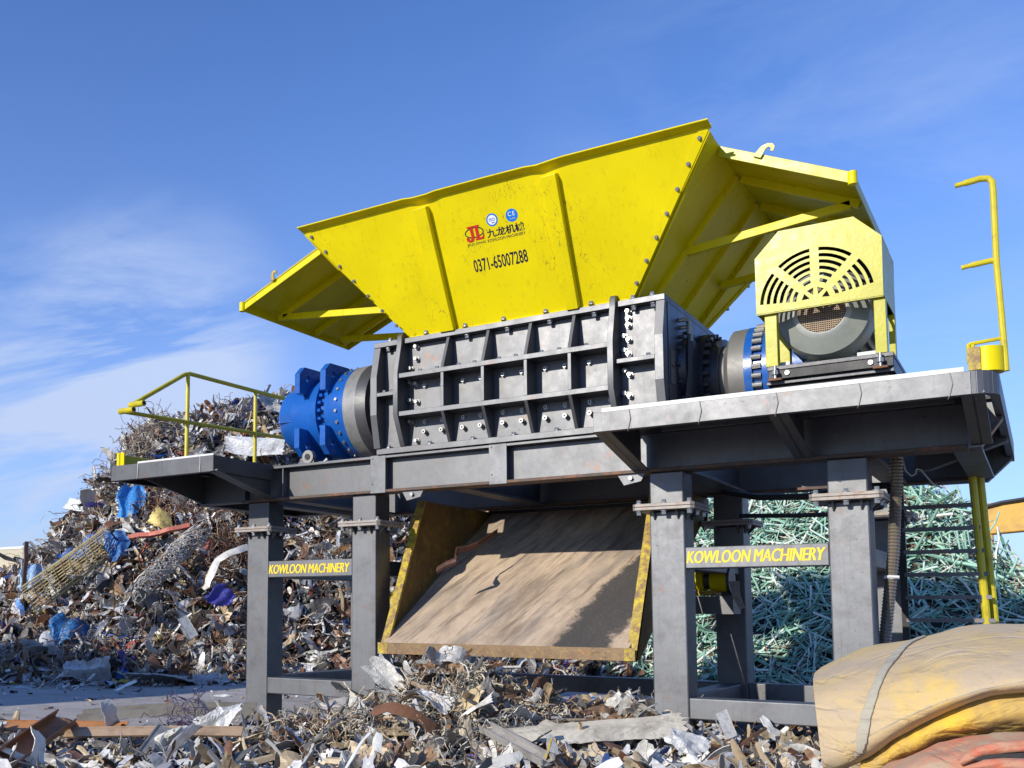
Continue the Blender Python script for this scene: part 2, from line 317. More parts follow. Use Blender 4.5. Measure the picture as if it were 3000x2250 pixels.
def text_mesh(s, shear=0, bold=0, thick=.004, spacing=1.):
    cu = bpy.data.curves.new('text', 'FONT'); cu.body = s; cu.size = 1; cu.shear = shear; cu.offset = bold; cu.extrude = thick; cu.space_character = spacing; cu.resolution_u = 3
    return eval_curve(cu)
def fit_text(mb, s, m, o, ex, ey, width, height, shear=0, bold=0, spacing=1., proud=.002):
    # lettering fitted into width x height, lower-left corner at o, along unit vectors ex (run) and ey (up)
    vs, fs = text_mesh(s, shear, bold, .001, spacing)
    xs = [v.x for v in vs]; ys = [v.y for v in vs]; x0, x1, y0, y1 = min(xs), max(xs), min(ys), max(ys)
    o, ex, ey = Vector(o), Vector(ex), Vector(ey); ez = ex.cross(ey).normalized()
    mb.add([o + ex * ((v.x - x0) / (x1 - x0) * width) + ey * ((v.y - y0) / (y1 - y0) * height) + ez * (proud if v.z > 0 else -.001) for v in vs], fs, m)
def rod_between(mb, p0, p1, r, m, n=8): mb.tube([p0, p1], r, m, n)

# hex bolt heads, one mesh each way it can point (copied as objects)
def bolt_mesh(name, axis, r, h, m='zinc', washer=True, socket=False):
    mb = MB(); d = Vector(axis).normalized()
    if washer: mb.tube([(0, 0, 0), d * (h * .3)], r * 1.4, m, 12, False)
    mb.tube([d * (h * .25 if washer else 0), d * h], r, m, 12 if socket else 6, socket)
    if socket: mb.tube([d * h * .7, d * (h + .001)], r * .5, 'black', 6, False)
    o = mb.build(name); me = o.data; bpy.data.objects.remove(o); return me
def put_bolt(me, p, parent):
    o = bpy.data.objects.new('bolt', me); COL.objects.link(o); o.location = p; o.parent = parent; return o

# ================================================================== SETTING
def grid_plane(name, x0, x1, y0, y1, nx, ny, zf, m):
    xs = np.linspace(x0, x1, nx); ys = np.linspace(y0, y1, ny)
    v = [(x, y, zf(x, y)) for y in ys for x in xs]
    f = [(j * nx + i, j * nx + i + 1, (j + 1) * nx + i + 1, (j + 1) * nx + i) for j in range(ny - 1) for i in range(nx - 1)]
    mb = MB(); mb.add(v, f, m, True); return mb.build(name)
gmb = MB(); gmb.add([(-1500, -300, 0), (1500, -300, 0), (1500, 2500, 0), (-1500, 2500, 0)], [(0, 1, 2, 3)], 'ground')
tag(gmb.build('ground'), kind='structure')

# ================================================================== SHREDDER
SH = tag(empty('scrap_shredder', (-4.2, 9.6, 0)), 'huge twin shaft scrap shredder with yellow hopper, blue gearbox and grey steel legs', 'shredder')
def part(mb, name, parent=SH, **k):
    o = mb.build(name, None, **k); o.parent = parent
    o.matrix_parent_inverse = Matrix.Translation(-Vector(world_loc(parent))); return o
def world_loc(o):
    l = Vector(o.location)
    return l   # parts sit at the origin, only the root Empty is moved
def sub(mb, name, parent, **k):
    o = mb.build(name, None, **k); o.parent = parent; return o

# ---- base frame of I-beams
Yf, Yb = 8.55, 10.95
mb = MB()
def ibeam_x(y, x0, x1, side):
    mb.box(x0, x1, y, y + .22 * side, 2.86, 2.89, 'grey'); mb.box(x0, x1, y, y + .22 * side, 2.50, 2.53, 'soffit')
    a, b = sorted((y + .10 * side, y + .116 * side)); mb.box(x0, x1, a, b, 2.53, 2.86, 'grey')
ibeam_x(Yf, -7.70, -.45, 1); ibeam_x(Yb, -7.70, -.45, -1)
for x in (-7.69, -7.15, -5.0, -2.7, -1.2, -.47):
    mb.box(x, x + .02, Yf + .23, Yb - .23, 2.53, 2.86, 'grey')
    mb.box(x - .09, x + .11, Yf + .23, Yb - .23, 2.50, 2.528, 'greyleg')
mb.box(-7.14, -7.125, Yf + .01, Yf + .10, 2.53, 2.86, 'grey')
frame = part(mb, 'base_frame', bevel=.004)
for x0, x1 in ((-5.925, -5.735), (-4.515, -4.322)):
    q = MB(); q.box(x0, x1, Yf - .004, Yf + .012, 2.495, 2.895, 'greyleg'); q.box(x0 + .02, x0 + .034, Yf + .012, Yf + .1, 2.53, 2.86, 'grey'); q.box(x1 - .034, x1 - .02, Yf + .012, Yf + .1, 2.53, 2.86, 'grey')
    for dz in (.06, .33): q.tube([(x0 + .03, Yf - .006, 2.53 + dz), (x0 + .03, Yf, 2.53 + dz)], .008, 'black', 8)
    sub(q, 'splice_plate', frame, bevel=.002)
q = MB(); q.lathe([(-.03, .001), (-.03, .036), (-.03, .075), (.03, .075), (.03, .036), (-.03, .036)], (-6.82, 8.64, 2.97), 'y', 'iron', 20); q.prism([(-6.98, 2.89), (-6.74, 2.89), (-6.75, 2.97), (-6.82, 3.02), (-6.88, 2.99)], 'y', 8.625, 8.655, 'grey'); q.tube([(-6.82, 8.60, 2.97), (-6.82, 8.68, 2.97)], .035, 'black', 12)
sub(q, 'lifting_eye', frame)
for x in (-5.55, -3.22):
    q = MB(); q.prism([(x, 2.50), (x + .26, 2.50), (x + .22, 2.43), (x + .06, 2.40)], 'y', Yf + .03, Yf + .05, 'greyleg'); q.tube([(x + .13, Yf, 2.46), (x + .13, Yf + .03, 2.46)], .02, 'zinc', 6)
    sub(q, 'hanger_lug', frame)

# ---- legs with bolted flanges
LX = [(-7.677, -7.367), (-6.202, -5.892), (-2.936, -2.626), (-1.46, -1.15)]
bz_dn = bolt_mesh('bolt', (0, 0, -1), .022, .04); bz_up = bolt_mesh('bolt', (0, 0, 1), .02, .035)
by_f = bolt_mesh('bolt', (0, -1, 0), .021, .045)
def make_leg(x0, x1, y0, y1, front):
    q = MB(); q.box(x0, x1, y0, y1, 0, 2.15, 'greyleg'); q.box(x0 + .004, x1 - .004, y0 + .004, y1 - .004, 2.21, 2.50, 'grey')
    o = part(q, 'leg', bevel=.012)
    f = MB(); a = .12
    for z0, z1 in ((2.155, 2.182), (2.185, 2.212)):
        f.prism([(x0 - a, y0 - a + .03), (x0 - a + .03, y0 - a), (x1 + a - .03, y0 - a), (x1 + a, y0 - a + .03), (x1 + a, y1 + a - .03), (x1 + a - .03, y1 + a), (x0 - a + .03, y1 + a), (x0 - a, y1 + a - .03)], 'z', z0, z1, 'flangesteel')
    for gx in (x0 + .05, x1 - .05): f.prism([(y0, 2.155), (y0 - .085, 2.155), (y0, 2.07)], 'x', gx - .008, gx + .008, 'greyleg')
    for gy in (y0 + .06, y1 - .06): f.prism([(x1, 2.155), (x1 + .085, 2.155), (x1, 2.07)], 'y', gy - .008, gy + .008, 'greyleg')
    fl = sub(f, 'flange', o, bevel=.003)
    if front:
        for bx in (x0 - .07, (x0 + x1) / 2, x1 + .07):
            for me, z in ((bz_dn, 2.155), (bz_up, 2.212)): put_bolt(me, (bx, y0 - .07, z), o)
        put_bolt(bz_dn, (x1 + .07, (y0 + y1) / 2, 2.155), o); put_bolt(bz_dn, (x1 + .07, y1 + .06, 2.155), o)
    else:
        for bx in (x0 - .07, x1 + .07): put_bolt(bz_dn, (bx, y0 - .07, 2.155), o)
    return o
for x0, x1 in LX:
    make_leg(x0, x1, 8.60, 8.88, True); make_leg(x0, x1, 10.62, 10.90, False)
# cross beams between the legs
BB = []
class _C:
    def box(self, *k): q = MB(); q.box(*k); BB.append(q)
mb = _C()
for a, b in ((0, 1), (2, 3)):
    mb.box(LX[a][1], LX[b][0], 8.606, 8.80, .345, .524, 'greyleg')
mb.box(LX[0][1], LX[1][0], 10.626, 10.80, .345, .524, 'greyleg'); mb.box(LX[2][1], LX[3][0], 10.626, 10.80, .345, .524, 'greyleg'); mb.box(LX[1][1], LX[2][0], 10.626, 10.80, .345, .524, 'greyleg')
for x0, x1 in LX: mb.box(x0 + .05, x1 - .05, 8.88, 10.62, .345, .520, 'greyleg')
for x0, x1 in LX: mb.box(x0 + .05, x1 - .05, 8.88, 10.62, 1.64, 1.80, 'greyleg')
for q in BB: part(q, 'cross_beam', bevel=.01)
for (a, b), (tx0, tx1, tz0, tz1) in zip(((0, 1), (2, 3)), ((-7.357, -6.222, 1.678, 1.780), (-2.618, -1.478, 1.682, 1.788))):
    q = MB(); q.box(LX[a][1], LX[b][0], 8.604, 8.78, 1.638, 1.822, 'greyleg'); o = part(q, 'sign_beam', bevel=.008)
    q = MB(); [fit_text(q, 'KOWLOON MACHINERY', 'text', (tx0 + k_ * .0026, 8.604, tz0), (1, 0, 0), (0, 0, 1), tx1 - tx0 - .012, tz1 - tz0, .24, 0, .95, .0015 + .0006 * k_) for k_ in range(4)]
    sub(q, 'lettering', o)

# ---- cutting chamber
X0, X1, Y0, Y1, W = -5.85, -2.72, 8.50, 10.45, 8.60
mb = MB()
mb.box(X0 + .01, X1 - .01, W, Y1 - .02, 2.96, 4.03, 'grey')
mb.box(X0, X1, Y0, Y1, 4.03, 4.085, 'grey'); mb.box(X0 + .02, X1 - .02, Y0 + .02, Y1, 2.895, 2.955, 'grey')
def profile(y_top, y_mid, y_bot, zt=4.03, zb=2.955, z1=3.70, z2=3.26): return [(W, zb), (y_bot, zb), (y_mid, z2), (y_mid, z1), (y_top, zt), (W, zt)]
chamber = part(mb, 'cutting_chamber', bevel=.004)
pm = MB()
for x in (X0 + .001, X1 - .081): pm.prism([(Y1, 2.956), (8.50, 2.956), (8.43, 3.30), (8.43, 3.70), (8.505, 4.029), (Y1, 4.029)], 'x', x, x + .08, 'grey')
for x in (X0 + .081, ): pm.box(x, -5.54, 8.43, W, 3.49, 3.53, 'grey')
pm.box(-3.16, X1 - .081, 8.43, W, 3.49, 3.53, 'grey')
for z in (3.665, 3.27): pm.box(-5.46, -3.215, 8.38, W, z - .024, z + .024, 'grey')
for x in (-4.95, -4.495, -4.035, -3.588):
    for zz0, zz1, ya, yb_ in ((3.69, 4.029, 8.385, 8.50), (3.295, 3.64, 8.385, 8.385), (2.956, 3.245, 8.54, 8.385)):
        if zz0 > 3.6: poly = [(W, zz0), (8.385, zz0), (8.515, zz1), (W, zz1)]
        elif zz0 > 3.2: poly = [(W, zz0), (8.385, zz0), (8.385, zz1), (W, zz1)]
        else: poly = [(W, zz0), (8.53, zz0), (8.385, zz1), (W, zz1)]
        dx = .045 if zz0 > 3.6 else 0
        pm.prism(poly, 'x', x - .017, x + .017, 'grey')
sub(pm, 'stiffener_rib', chamber, bevel=.003)
for x in (-5.50, -3.19):
    q = MB(); q.prism([(W, 2.956), (8.51, 2.956), (8.375, 3.26), (8.375, 3.70), (8.45, 4.02), (8.455, 4.10), (8.48, 4.135), (8.53, 4.145), (8.58, 4.12), (W, 4.05)], 'x', x - .028, x + .028, 'grey')
    q.tube([(x - .031, 8.525, 4.08), (x + .031, 8.525, 4.08)], .024, 'black', 14)
    sub(q, 'lifting_lug', chamber, bevel=.003)
bhex = bolt_mesh('bolt', (0, -1, 0), .021, .06); bsoc = bolt_mesh('bolt', (0, -1, 0), .019, .035, socket=True); bsocl = bolt_mesh('bolt', (0, -1, 0), .022, .06, socket=True, washer=False)
for x, z in [(-5.368, 3.998), (-5.366, 3.869), (-5.437, 3.775), (-5.437, 3.625), (-5.366, 3.607), (-5.437, 3.438), (-5.362, 3.416), (-5.438, 3.215), (-5.367, 3.011),
             (-3.085, 3.995), (-3.083, 3.928), (-3.085, 3.865), (-3.125, 3.768), (-3.083, 3.732), (-3.122, 3.635), (-3.088, 3.60), (-3.123, 3.446), (-3.08, 3.406), (-3.125, 3.237), (-3.085, 3.213), (-3.246, 3.60), (-3.244, 3.439), (-3.246, 3.215)]:
    put_bolt(bhex, (x, W, z), chamber)
for k, x in enumerate((-5.27, -5.063, -4.818, -4.618, -4.37, -4.167, -3.918, -3.717, -3.47, -3.268)):
    put_bolt(bsoc, (x, W, 3.575), chamber); put_bolt(bsoc, (x, W, 3.20), chamber)
    if k < 9: put_bolt(bsocl, (x + .005, W, 3.094), chamber)
for x in (-5.25, -5.05, -4.8, -4.62, -4.35, -4.17, -3.9, -3.72, -3.45): put_bolt(bz_up, (x, 8.46, 3.69), chamber)
for x in (-5.72, -5.62, -3.05, -2.88): put_bolt(bz_up, (x, 8.50, 3.53), chamber)
for x in (-5.70, -5.2, -4.7, -4.25, -3.8, -3.35, -3.02, -2.85): put_bolt(bz_up, (x, 8.56, 2.955), chamber)
for x in (-5.66, -5.22, -4.76, -4.33, -3.88, -3.42, -3.02, -2.84): put_bolt(bz_up, (x, 8.525, 4.10 if -5.4 < x < -3.03 else 4.085), chamber)
for x in (-5.7, -4.75, -4.3, -3.85, -3.4, -3.02, -2.84): put_bolt(bz_dn, (x, 8.55, 4.03), chamber)
# right-hand face: navy sheet that paints in its shade, bearing housing, hoses and plates
q = MB(); q.box(X1, X1 + .006, 8.56, Y1 - .03, 2.97, 4.02, 'navy'); sub(q, 'side_shade_sheet', chamber)
for z0, z1 in ((3.46, 3.60), (3.29, 3.44)):
    q = MB(); q.box(X1 + .007, X1 + .012, 8.60, 8.72, z0, z1, 'plate'); sub(q, 'nameplate', chamber)
for dy in (0, .055):
    q = MB(); y = 8.93 + dy
    q.tube([(X1 - .02, y - .04, 3.93 - dy), (X1 + .05, y - .04, 3.93 - dy), (X1 + .075, y - .02, 3.925 - dy), (X1 + .08, y, 3.90 - dy), (X1 + .08, y, 3.80 - dy)], .020, 'zinc', 8)
    q.tube([(X1 + .08, y, 3.82 - dy), (X1 + .07, y - .005, 3.45), (X1 + .05, y - .05 + dy * .3, 3.15), (X1 + .05, y + .0, 3.0), (X1 + .10, y + .08 + dy, 2.9)], .017, 'hose', 8)
    sub(q, 'grease_hose', chamber)
q = MB(); q.box(X1 + .01, X1 + .10, 8.86, 8.97, 3.12, 3.155, 'irondark'); sub(q, 'hose_clamp', chamber)

# ---- gearboxes
def ring_bolts(mb, x, dirx, c, R, n, r, h, m, ph=0):
    for k in range(n):
        th = 2 * math.pi * (k + ph) / n; p = Vector((x, c[0] + R * math.cos(th), c[1] + R * math.sin(th)))
        mb.tube([p, p + Vector((dirx * h, 0, 0))], r, m, 10, True)
def lug_plate(mb, x0, x1, yg, zg, ys, zs, m, s=1.):
    P = [(yg + ys * .56 * s, zg + zs * .20), (yg + ys * .56 * s, zg + zs * .42 * s), (yg + ys * .47 * s, zg + zs * .51 * s), (yg + ys * .12, zg + zs * .52 * s), (yg + ys * .02, zg + zs * .44 * s), (yg, zg + zs * .2)]
    h = [(yg + ys * (.40 + .042 * math.cos(a)), zg + zs * .385 + .042 * math.sin(a)) for a in np.linspace(0, 2 * math.pi, 16, endpoint=False)]
    vs, fs = curve_mesh([P, h], x1 - x0)
    mb.add([((x0 + x1) / 2 + v.z, v.x, v.y) for v in vs], fs, m)
yg, zg = 9.15, 3.50
mb = MB()
mb.lathe([(-7.44, .001), (-7.44, .26), (-7.40, .345), (-7.36, .375), (-7.17, .405), (-7.165, .415), (-7.05, .42), (-7.05, .445), (-6.90, .455), (-6.84, .465), (-6.838, .475), (-6.765, .48), (-6.765, .40), (-6.65, .40), (-6.65, .47), (-6.57, .48), (-6.565, .505), (-6.40, .515), (-6.36, .515)], (0, yg, zg), 'x', 'blue', 64)
for x0, x1 in ((-6.995, -6.925), (-6.635, -6.562)):
    for ys in (-1, 1):
        for zs in (-1, 1): lug_plate(mb, x0, x1, yg, zg, ys, zs, 'blue')
mb.box(-7.38, -7.17, yg - .40, yg - .36, zg - .08, zg - .07, 'blue')
for k in range(40):
    th = 2 * math.pi * k / 40; c, s_ = math.cos(th), math.sin(th)
    mb.tube([(-7.052, yg + .40 * c, zg + .40 * s_), (-7.07, yg + .40 * c, zg + .40 * s_)], .013, 'blue', 8)
gb = part(mb, 'gearbox', weld=True)
q = MB(); ring_bolts(q, -6.768, 1, (yg, zg), .435, 30, .022, .05, 'blue'); ring_bolts(q, -6.652, -1, (yg, zg), .432, 30, .017, .028, 'navy', .4); sub(q, 'bolt_ring', gb)
for k in range(26):
    th = 2 * math.pi * (k + .35) / 26; d = Vector((0, math.cos(th), math.sin(th))); p = Vector((-6.455, yg, zg)) + d * .508
    if d.y < .35:
        o = MB(); o.tube([p, p + d * .022], .018, 'zinc', 10, False); sub(o, 'bolt', gb)
q = MB(); q.lathe([(-6.36, .35), (-6.36, .522), (-6.20, .53), (-6.195, .53, 'irondark'), (-6.07, .505, 'irondark'), (-6.06, .44, 'black'), (-5.86, .44, 'black')], (0, yg, zg), 'x', 'iron', 64); sub(q, 'coupling_ring', gb, weld=True)
yg2 = 9.72
mb = MB()
mb.lathe([(-2.71, .47, 'navy'), (-2.62, .47, 'navy'), (-2.62, .40, 'navy'), (-2.50, .40, 'navy'), (-2.50, .33), (-2.46, .335), (-2.43, .40), (-2.40, .45), (-2.39, .462), (-2.245, .47), (-2.244, .472, 'blue'), (-2.17, .472, 'blue'), (-2.17, .44, 'blue'), (-2.08, .44, 'blue'), (-2.08, .472, 'blue'), (-1.85, .47, 'blue'), (-1.85, .40, 'blue'), (-1.45, .38, 'blue'), (-1.45, .001, 'blue')], (0, yg2, zg), 'x', 'irondrum', 64)
gb2 = part(mb, 'gearbox', weld=True)
for k in range(34):
    th = 2 * math.pi * k / 34
    if math.cos(th) < .5:
        q = MB(); p = Vector((-2.172, yg2 + .472 * math.cos(th), zg + .472 * math.sin(th))); q.tube([p, p + Vector((.085, 0, 0))], .024, 'zinc', 10); sub(q, 'bolt', gb2)
for k in range(26):
    th = 2 * math.pi * k / 26
    if math.cos(th) < .6:
        q = MB(); p = Vector((-2.62, yg2 + .44 * math.cos(th), zg + .44 * math.sin(th))); q.tube([p, p + Vector((.05, 0, 0))], .024, 'irondark', 10); sub(q, 'bolt', gb2)
q = MB(); q.lathe([(-2.715, .001, 'navy'), (-2.66, .001), (-2.66, .30), (-2.715, .32)], (0, 9.15, zg), 'x', 'navy', 40); ring_bolts(q, -2.712, 1, (9.15, zg), .36, 14, .018, .03, 'irondark'); sub(q, 'bearing_cap', gb2)

# ---- hopper
Pbl, Pbr, Ptl, Ptr = Vector((-5.40, 8.55, 4.09)), Vector((-3.03, 8.55, 4.09)), Vector((-6.37, 7.975, 5.21)), Vector((-2.15, 7.97, 5.215))
yc = 9.475
def mir(p): return Vector((p[0], 2 * yc - p[1], p[2]))
fn = (Ptr - Pbr).cross(Pbl - Pbr).normalized()
if fn.y > 0: fn = -fn
fu = (Vector((0, 7.975 - 8.55, 5.21 - 4.09))).normalized()   # up the front panel
def fpt(x, z, off=0): return Vector((x, 8.55 + (z - 4.09) * (7.975 - 8.55) / 1.12, z)) + fn * off
mb = MB(); T = .012
mb.slab([Pbl, Pbr, Ptr, Ptl], -fn * T, 'yellow'); mb.slab([mir(p) for p in (Pbl, Pbr, Ptr, Ptl)], Vector((0, -T, 0)), 'yellow')
mb.box(-5.42, -3.02, 8.53, 8.62, 4.088, 4.098, 'yellow')
mb.slab([fpt(-6.36, 5.195, .001), fpt(-2.16, 5.195, .001), fpt(-2.12, 5.255, .001), fpt(-6.41, 5.255, .001)], -fn * .014, 'yellow')
# folded strips along the slanting edges of the front panel
def strip(p, q, inw, wdt): mb.slab([p, q, q + inw * wdt, p + inw * wdt], fn * .006, 'yellow')
eL = (Ptl - Pbl).normalized(); eR = (Ptr - Pbr).normalized()
iL = fn.cross(eL).normalized(); iL = iL if iL.x > 0 else -iL
iR = fn.cross(eR).normalized(); iR = iR if iR.x < 0 else -iR
strip(Pbl, Ptl, iL, .07); strip(Pbr, Ptr, iR, .075)
# leaning end walls and, outside each, a drooping cover wing on brackets
wings = []
for sgn, cx0 in ((1, -3.03), (-1, -5.40)):
    tx = -2.15 if sgn > 0 else -6.37
    B = Vector((cx0, 8.55, 4.09)); T0 = Vector((tx, 7.975, 5.21))
    mb.slab([B, mir(B), mir(T0), T0], (-.012 * sgn, 0, .004), 'yellow')
    R0, R1 = (Vector((-2.16, 8.30, 5.20)), Vector((-1.13, 8.30, 4.715))) if sgn > 0 else (Vector((-6.42, 8.30, 5.20)), Vector((-7.535, 8.30, 4.75)))
    R2 = Vector((R1.x, 10.36, R1.z)); R3 = Vector((R0.x, 10.36, R0.z))
    mb.slab([R0, R1, R2, R3], (0, 0, -.012), 'yellow')
    mb.slab([Vector((tx, 7.975, 5.205)), R0, R0 + Vector((-.3 * sgn, 0, -.36)), Vector((tx - sgn * .3, 8.17, 4.83))], (.01 * sgn, 0, 0), 'yellow')
    wings.append((sgn, B, T0, R0, R1, R2, R3))
hopper = part(mb, 'hopper')
# rim lip of the front panel, dented where the ribs meet it
mb = MB()
xs = [-6.40, -5.9, -5.4, -5.08, -4.98, -4.82, -4.72, -4.2, -3.78, -3.66, -3.50, -3.40, -2.9, -2.4, -2.13]
dz = [0, .002, .004, .005, -.007, -.007, .005, .006, .004, -.009, .004, .008, .005, .002, 0]
for sgn in (1, -1):
    a, b, c, d = [], [], [], []
    for x, z in zip(xs, dz):
        a.append(Vector((x, 7.985, 5.245 + z))); b.append(Vector((x, 7.868 - abs(z) * .5, 5.268 + z))); c.append(b[-1] + Vector((0, .003, -.012))); d.append(a[-1] + Vector((0, .004, -.016)))
    if sgn < 0: a, b, c, d = [[mir(p) for p in l] for l in (a, b, c, d)]
    n = len(a); ring = a + b + c + d
    mb.add(ring, [(k * n + i, k * n + i + 1, ((k + 1) % 4) * n + i + 1, ((k + 1) % 4) * n + i) for k in range(4) for i in range(n - 1)], 'yellow')
    mb.add([a[0], b[0], c[0], d[0]], [(0, 1, 2, 3)], 'yellow'); mb.add([a[-1], b[-1], c[-1], d[-1]], [(0, 1, 2, 3)], 'yellow')
for sgn, B, T0, R0, R1, R2, R3 in wings:
    mt = 'yellowgloss' if sgn > 0 else 'yellow'
    def facia(p, q, h=.085):
        d = (q - p).normalized(); nrm = d.cross(Vector((0, 0, 1))).normalized() * .012
        mb.slab([p + Vector((0, 0, .012)), q + Vector((0, 0, .012)), q - Vector((0, 0, h)), p - Vector((0, 0, h))], nrm, mt)
    facia(R0, R1); facia(R1, R2); facia(R2, R3)
    mb.tube([R1 - Vector((0, 0, .088)), R1 + Vector((0, 0, .016))], .035, 'yellow', 14)
rim = sub(mb, 'rim', hopper, bevel=.003)
for (xa, xb, xc, xd) in ((-5.00, -4.855, -5.03, -4.866), (-3.645, -3.498, -3.65, -3.53)):
    q = MB(); q.slab([fpt(xc, 4.105), fpt(xd, 4.105), fpt(xb, 5.19), fpt(xa, 5.19)], fn * .072, 'yellow'); sub(q, 'rib', hopper, bevel=.006)
bfr = bolt_mesh('bolt', fn, .014, .024)
def along(p, q, n, t0, t1): return [p.lerp(q, t0 + (t1 - t0) * i / (n - 1)) for i in range(n)]
for p in along(Vector(fpt(-5.545, 4.23)), Vector(fpt(-6.291, 5.18)), 7, 0, 1) + along(Vector(fpt(-2.964, 4.218)), Vector(fpt(-2.229, 5.176)), 7, 0, 1): put_bolt(bfr, p + fn * .006, hopper)
for sgn, B, T0, R0, R1, R2, R3 in wings:
    mt = 'yellow'
    def wall(y, z, off=.03): return Vector((B.x + (T0.x - B.x) * (z - 4.09) / 1.12 + sgn * off, y, z))
    def wing(y, t, drop=.04): return Vector((R0.x + (R1.x - R0.x) * t, y, R0.z + (R1.z - R0.z) * t - drop))
    for y in (8.90, 9.62, 10.20):
        q = MB(); q.bar(wall(y, 4.10), wall(y, 5.16), .05, .06, mt, up=(0, 1, 0)); q.bar(wing(y, .04, .05), wing(y, .97, .05), .05, .07, mt); sub(q, 'stiffener', hopper, bevel=.004)
    for y in (8.90, 10.05):
        q = MB(); q.bar(wall(y, 4.56), wing(y, .90, .07), .05, .075, mt); sub(q, 'brace', hopper, bevel=.004)
    q = MB(); q.bar(wall(8.60, 4.12, .012), wall(8.06, 5.15, .012), .05, .02, mt, up=(1, 0, 0)); q.bar(wall(10.36, 4.12, .012), wall(10.88, 5.15, .012), .05, .02, mt, up=(1, 0, 0)); q.bar(wall(8.7, 4.13, .02), wall(10.3, 4.13, .02), .04, .04, mt); sub(q, 'seam_flange', hopper, bevel=.004)
    bb = MB()
    for t in (.12, .34, .56): bb.tube([wall(10.42 + .5 * t, 4.09 + 1.12 * t, .0), wall(10.42 + .5 * t, 4.09 + 1.12 * t, .035)], .016, 'zinc', 8)
    sub(bb, 'edge_bolt', hopper)
    # lifting hook cut from plate
    t = .36 if sgn > 0 else .55
    p = R0.lerp(R1, t); d = (R1 - R0).normalized()
    ou = [(-.12, -.08), (-.02, -.085), (-.01, .0), (.0, .045), (.03, .065), (.055, .05), (.06, .02), (.095, .025), (.09, .08), (.05, .11), (-.01, .10), (-.07, .05)]
    vs, fs = curve_mesh([[(x * (.68 if sgn > 0 else .5), y * (.68 if sgn > 0 else .5)) for x, y in ou]], .014)
    q = MB(); nrm = d.cross(Vector((0, 0, 1))).normalized(); upv = nrm.cross(d).normalized(); upv = upv if upv.z > 0 else -upv
    sx = 1 if sgn > 0 else -1
    q.add([p + d * v.x * sx + upv * (v.y + .03) - nrm * (-.03 if nrm.y < 0 else .03) + nrm * v.z for v in vs], fs, 'yellowgloss' if sgn > 0 else 'yellowold'); sub(q, 'lifting_hook', hopper)
# lettering and stickers on the front panel
ex = Vector((1, 0, 0))
def front_text(s, m, x0, z0, x1, z1, **k):
    q = MB(); o = fpt(x0, z0, .001); h = (fpt(x0, z1) - fpt(x0, z0)).length; fit_text(q, s, m, o, ex, fu, x1 - x0, h, **k); return q
sub(front_text('0371-65007288', 'ink', -4.522, 4.553, -3.950, 4.662, bold=.012, spacing=1.02), 'phone_number', hopper)
sub(front_text('\u4e5d\u9f99\u673a\u68b0', 'ink', -4.312, 4.812, -3.920, 4.884, bold=.018), 'lettering', hopper)
sub(front_text('KOWLOON MACHINERY', 'ink', -4.318, 4.778, -3.922, 4.803, spacing=1.05), 'lettering', hopper)
sub(front_text('JIULONG', 'ink', -4.541, 4.775, -4.342, 4.801, bold=.004, spacing=1.1), 'lettering', hopper)
def flat(outlines, m, off):
    vs, fs = curve_mesh(outlines, .001); q = MB(); q.add([fpt(v.x, 0) * 0 + fpt(v.x, 4.09) + fu * v.y + fn * (off + v.z) for v in vs], fs, m); return q
def up_len(z): return (z - 4.09) / fu.z
def ell(cx, cz, rx, rz, n=40): return [(cx + rx * math.cos(2 * math.pi * i / n), up_len(cz) + rz * math.sin(2 * math.pi * i / n)) for i in range(n)]
em = flat([ell(-4.44, 4.884, .102, .050), ell(-4.44, 4.884, .091, .041)], 'ink', .0022)
z0 = up_len(4.818); H_ = .142
J = [(-4.508, .138), (-4.508, .128), (-4.478, .122), (-4.478, .035), (-4.486, .012), (-4.510, .016), (-4.503, .032), (-4.518, .044), (-4.535, .030), (-4.528, .004), (-4.497, -.010), (-4.462, -.002), (-4.447, .030), (-4.447, .122), (-4.436, .128), (-4.436, .138)]
L = [(-4.432, .138), (-4.432, .128), (-4.424, .122), (-4.424, .018), (-4.440, .010), (-4.440, .001), (-4.350, .001), (-4.338, .050), (-4.347, .050), (-4.362, .022), (-4.392, .016), (-4.392, .122), (-4.376, .128), (-4.376, .138)]
for ol in (J, L):
    vs, fs = curve_mesh([[(x, z0 + y) for x, y in ol]], .001); em.add([fpt(v.x, 4.09) + fu * v.y + fn * (.0045 + v.z) for v in vs], fs, 'red')
sub(em, 'emblem', hopper)
st = flat([ell(-4.229, 4.952, .060, .060)], 'stickerblue', .0012)
vs, fs = curve_mesh([ell(-4.229, 4.952, .045, .045)], .001); st.add([fpt(v.x, 4.09) + fu * v.y + fn * (.003 + v.z) for v in vs], fs, 'stickerwhite')
fit_text(st, 'ISO', 'stickerblue', fpt(-4.260, 4.944, .0045), ex, fu, .062, .028)
fit_text(st, '9001', 'stickerblue', fpt(-4.238, 4.925, .0045), ex, fu, .030, .010)
sub(st, 'certification_sticker', hopper)
st = flat([ell(-4.022, 4.952, .062, .060)], 'stickerblue', .0012)
fit_text(st, 'CE', 'stickerwhite', fpt(-4.058, 4.947, .003), ex, fu, .070, .040, spacing=1.3)
fit_text(st, 'verified', 'stickerwhite', fpt(-4.050, 4.922, .003), ex, fu, .056, .010)
sub(st, 'certification_sticker', hopper)

